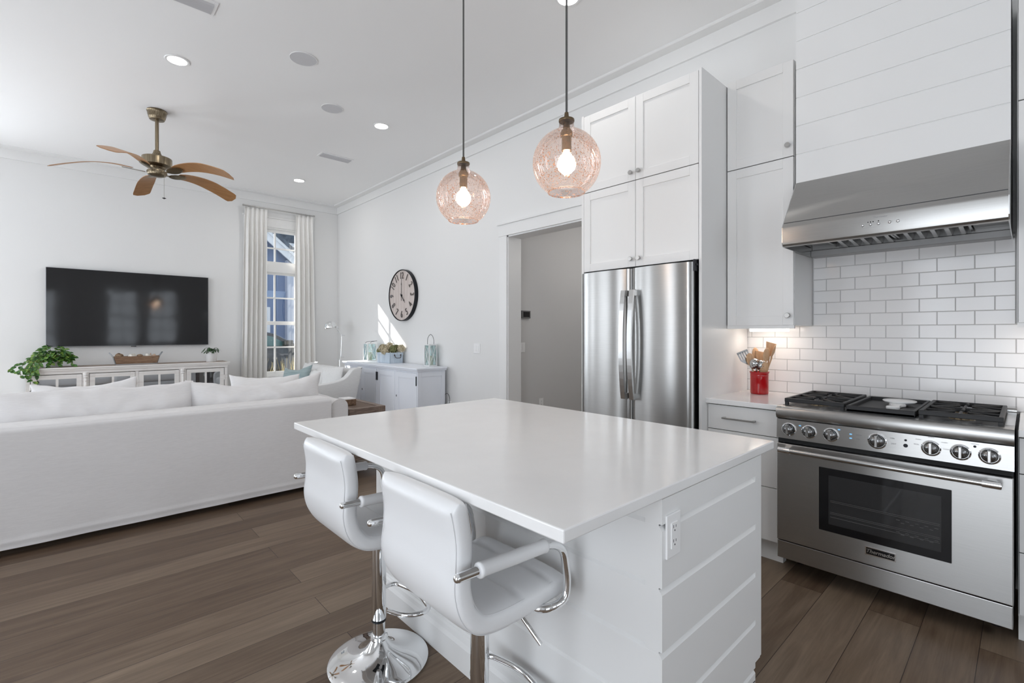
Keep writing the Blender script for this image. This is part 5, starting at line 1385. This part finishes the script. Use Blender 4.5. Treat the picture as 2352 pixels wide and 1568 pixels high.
utensil('wooden_turner', (.02, -.02), (.025, -.065, .335), 0, SPOONW, 'broad wooden turner standing tallest in the crock', -.1)
utensil('wooden_spoon', (-.015, -.018), (-.03, -.062, .30), 0, SPOONW, 'large wooden spoon in front of the broad turner', .5)
utensil('wooden_spoon', (.01, -.03), (.01, -.098, .318), 0, SPOONW, 'deep wooden spoon leaning right beside the broad turner', 1.2)
utensil('wooden_spoon', (-.03, -.02), (-.036, -.052, .205), 0, SPOONW, 'short wooden spoon low at the front right of the crock', 0)
utensil('wooden_turner', (.02, .0), (.03, .005, .275), 0, SPOONW, 'wooden turner half hidden behind the steel spoons', .2)

# ------------------------------------------------------------------ outside the window
GRND = mat('paved_ground', (.70, .69, .67), .9)
M().box(-14, 14, YB + T, 34, -.62, -.5).done('ground', GRND, **ST)
M().box(-12, LW - T, FW - 3, YB + T, -.32, -.2).done('porch_deck', mat('porch_deck_paint', (.45, .44, .43), .8), **ST)
M().box(LW - 3.2, LW - T, FW - 1, YB + .9, 3.25, 3.4).done('sun_block_roof', TRIM, **ST)  # unseen roof added to keep direct sun out of the left windows
SIDE = mat('slate_blue_siding', (.13, .19, .33), .7)
EXTW = mat('exterior_white', (.62, .65, .70), .6)
ROOF = mat('dark_shingles', (.05, .065, .09), .9)
noisy(ROOF, [(.3, (.03, .042, .065)), (.7, (.10, .13, .17))], (1, 1, 1), 9, 4, bs=.5, bd=.03)
hs = thing('house', 'slate blue board-and-batten house with white gable trim outside the window', 'house', (4.8, 16.2, -.5))
HYF = 16.0
# gable front: apex to the left of the view, the right slope runs down across the window
RL = lambda x: 4.42 - .85 * (x - 4.43)          # line of the right-hand rake
AX = 3.0
b = M(); b.prism([(-1.6, -.5), (7.6, -.5), (7.6, RL(7.6) - .2), (AX, RL(AX) - .2), (-1.6, RL(7.6) - .2)], 'y', HYF, HYF + .3); b.done('gable_wall', SIDE, hs)
for k in range(22):
    x = -1.4 + k * .41; zt = min(RL(x), RL(2 * AX - x)) - .2
    M().box(x, x + .045, HYF - .025, HYF, -.5, zt).done('batten', SIDE, hs)
def rake(dz0, dz1, y0, y1, name, m_):
    b = M(); xe = 8.1
    b.prism([(xe, RL(xe) - dz1), (xe, RL(xe) - dz0), (AX, RL(AX) - dz0), (2 * AX - xe, RL(xe) - dz0), (2 * AX - xe, RL(xe) - dz1), (AX, RL(AX) - dz1)], 'y', y0, y1); b.done(name, m_, hs)
rake(0, .34, HYF - .34, HYF - .28, 'rake_board', EXTW); rake(.0, .10, HYF - .40, HYF - .34, 'rake_moulding', EXTW)
rake(-.14, .0, HYF - .42, HYF + 5, 'roof', ROOF)
b = M(); b.prism([(3.5, 2.0), (13, 2.0), (13, 8.6), (3.5, 8.6)], 'y', HYF + 5.0, HYF + 5.2); b.done('rear_roof', ROOF, hs)
M().box(4.5, 13, HYF + 4.9, HYF + 5.0, 4.9, 5.05).done('ridge_line', EXTW, hs)
M().box(-1.6, 5.0, HYF - .06, HYF, 2.42, 2.62).done('belly_band', mat('pale_blue_trim', (.22, .30, .46), .7), hs)
M().box(4.40, 4.47, HYF - .05, HYF, 2.62, RL(4.5) - .3).done('trim_board', EXTW, hs)
b = M(); b.prism([(5.0, -.5), (7.6, -.5), (7.6, RL(7.6) - .34), (5.0, RL(5.0) - .34)], 'y', HYF - .22, HYF); b.done('reflection_panel', mat('reflection_pale', (.42, .46, .56), .7), hs)  # added pale panel, stands in for a reflection on the window glass
b = M(); b.frame('y', HYF - .06, HYF, 3.3, 4.55, .7, 2.11, .12); w = b.done('window_frame', EXTW, hs); M().box(3.4, 4.45, HYF - .03, HYF - .02, .8, 2.0).done('pane', DGLASS, w)

t = thing('car', 'dark parked car in front of the blue house outside the window', 'car', (3.6, 13.2, -.5))
CARM = mat('car_paint', (.012, .013, .015), .15, coat=.6)
CX = -.22
def cz(z): return z
b = M(); prof = [(1.0 + CX, -.2), (.95 + CX, .55), (1.05 + CX, .95), (1.25 + CX, 1.28), (1.6 + CX, 1.36), (3.55 + CX, 1.36), (3.85 + CX, 1.30), (4.42 + CX, 1.0), (5.35 + CX, .90), (5.6 + CX, .70), (5.65 + CX, -.05), (5.4 + CX, -.2)]
b.prism(prof, 'y', 12.35, 14.2, .06); b.done('body', CARM, t, smooth=40)
CGL = mat('car_glass', (.03, .09, .10), .05)
for y in (12.343, 14.19):
    M().prism([(1.3 + CX, 1.0), (1.42 + CX, 1.25), (2.4 + CX, 1.27), (2.4 + CX, 1.0)], 'y', y, y + .015).done('rear_side_window', CGL, t)
    M().prism([(2.5 + CX, 1.0), (2.5 + CX, 1.27), (3.6 + CX, 1.27), (3.8 + CX, 1.22), (4.2 + CX, 1.0)], 'y', y, y + .015).done('front_side_window', CGL, t)
for x in (1.85 + CX, 4.75 + CX):
    for y in (12.33, 14.05): M().cyl((x, y, -.12), (x, y + .2, -.12), .38, n=28).done('wheel', BLKMET, t, smooth=40)
M().box(4.0 + CX, 4.22 + CX, 12.14, 12.34, 1.0, 1.14, .03).done('mirror', CARM, t)
def grass(x, y, lb, seed):
    b = M(); rq = random.Random(seed)
    for k in range(80):
        a = rq.uniform(0, 2 * pi); L = rq.uniform(.55, 1.05); s = rq.uniform(.08, .34); p = Vector((x + rq.uniform(-.12, .12), y + rq.uniform(-.1, .1), -.5)); q = Vector((-sin(a), cos(a), 0)) * .006
        pts = [p + Vector((cos(a) * s * u ** 1.6, sin(a) * s * u ** 1.6, (L + .4) * u * (1 - .25 * s * u))) for u in (0, .4, .75, 1)]
        V = [(b.bm.verts.new(c - q * (1 - .8 * i / 3)), b.bm.verts.new(c + q * (1 - .8 * i / 3))) for i, c in enumerate(pts)]
        for A, B in zip(V, V[1:]): b.bm.faces.new((A[0], A[1], B[1], B[0]))
    b.done('ornamental_grass', GRASSM, at=(x, y, -.5), label=lb, category='grass clump', group='dry grasses outside the window')
for i, (x, y, lb) in enumerate(((2.62, 9.9, 'dry grass clump outside the window, at its left edge'), (3.05, 9.5, 'dry grass clump outside the middle of the window'), (3.5, 10.0, 'taller dry grass clump outside the window, at its right edge'))): grass(x, y, lb, i)
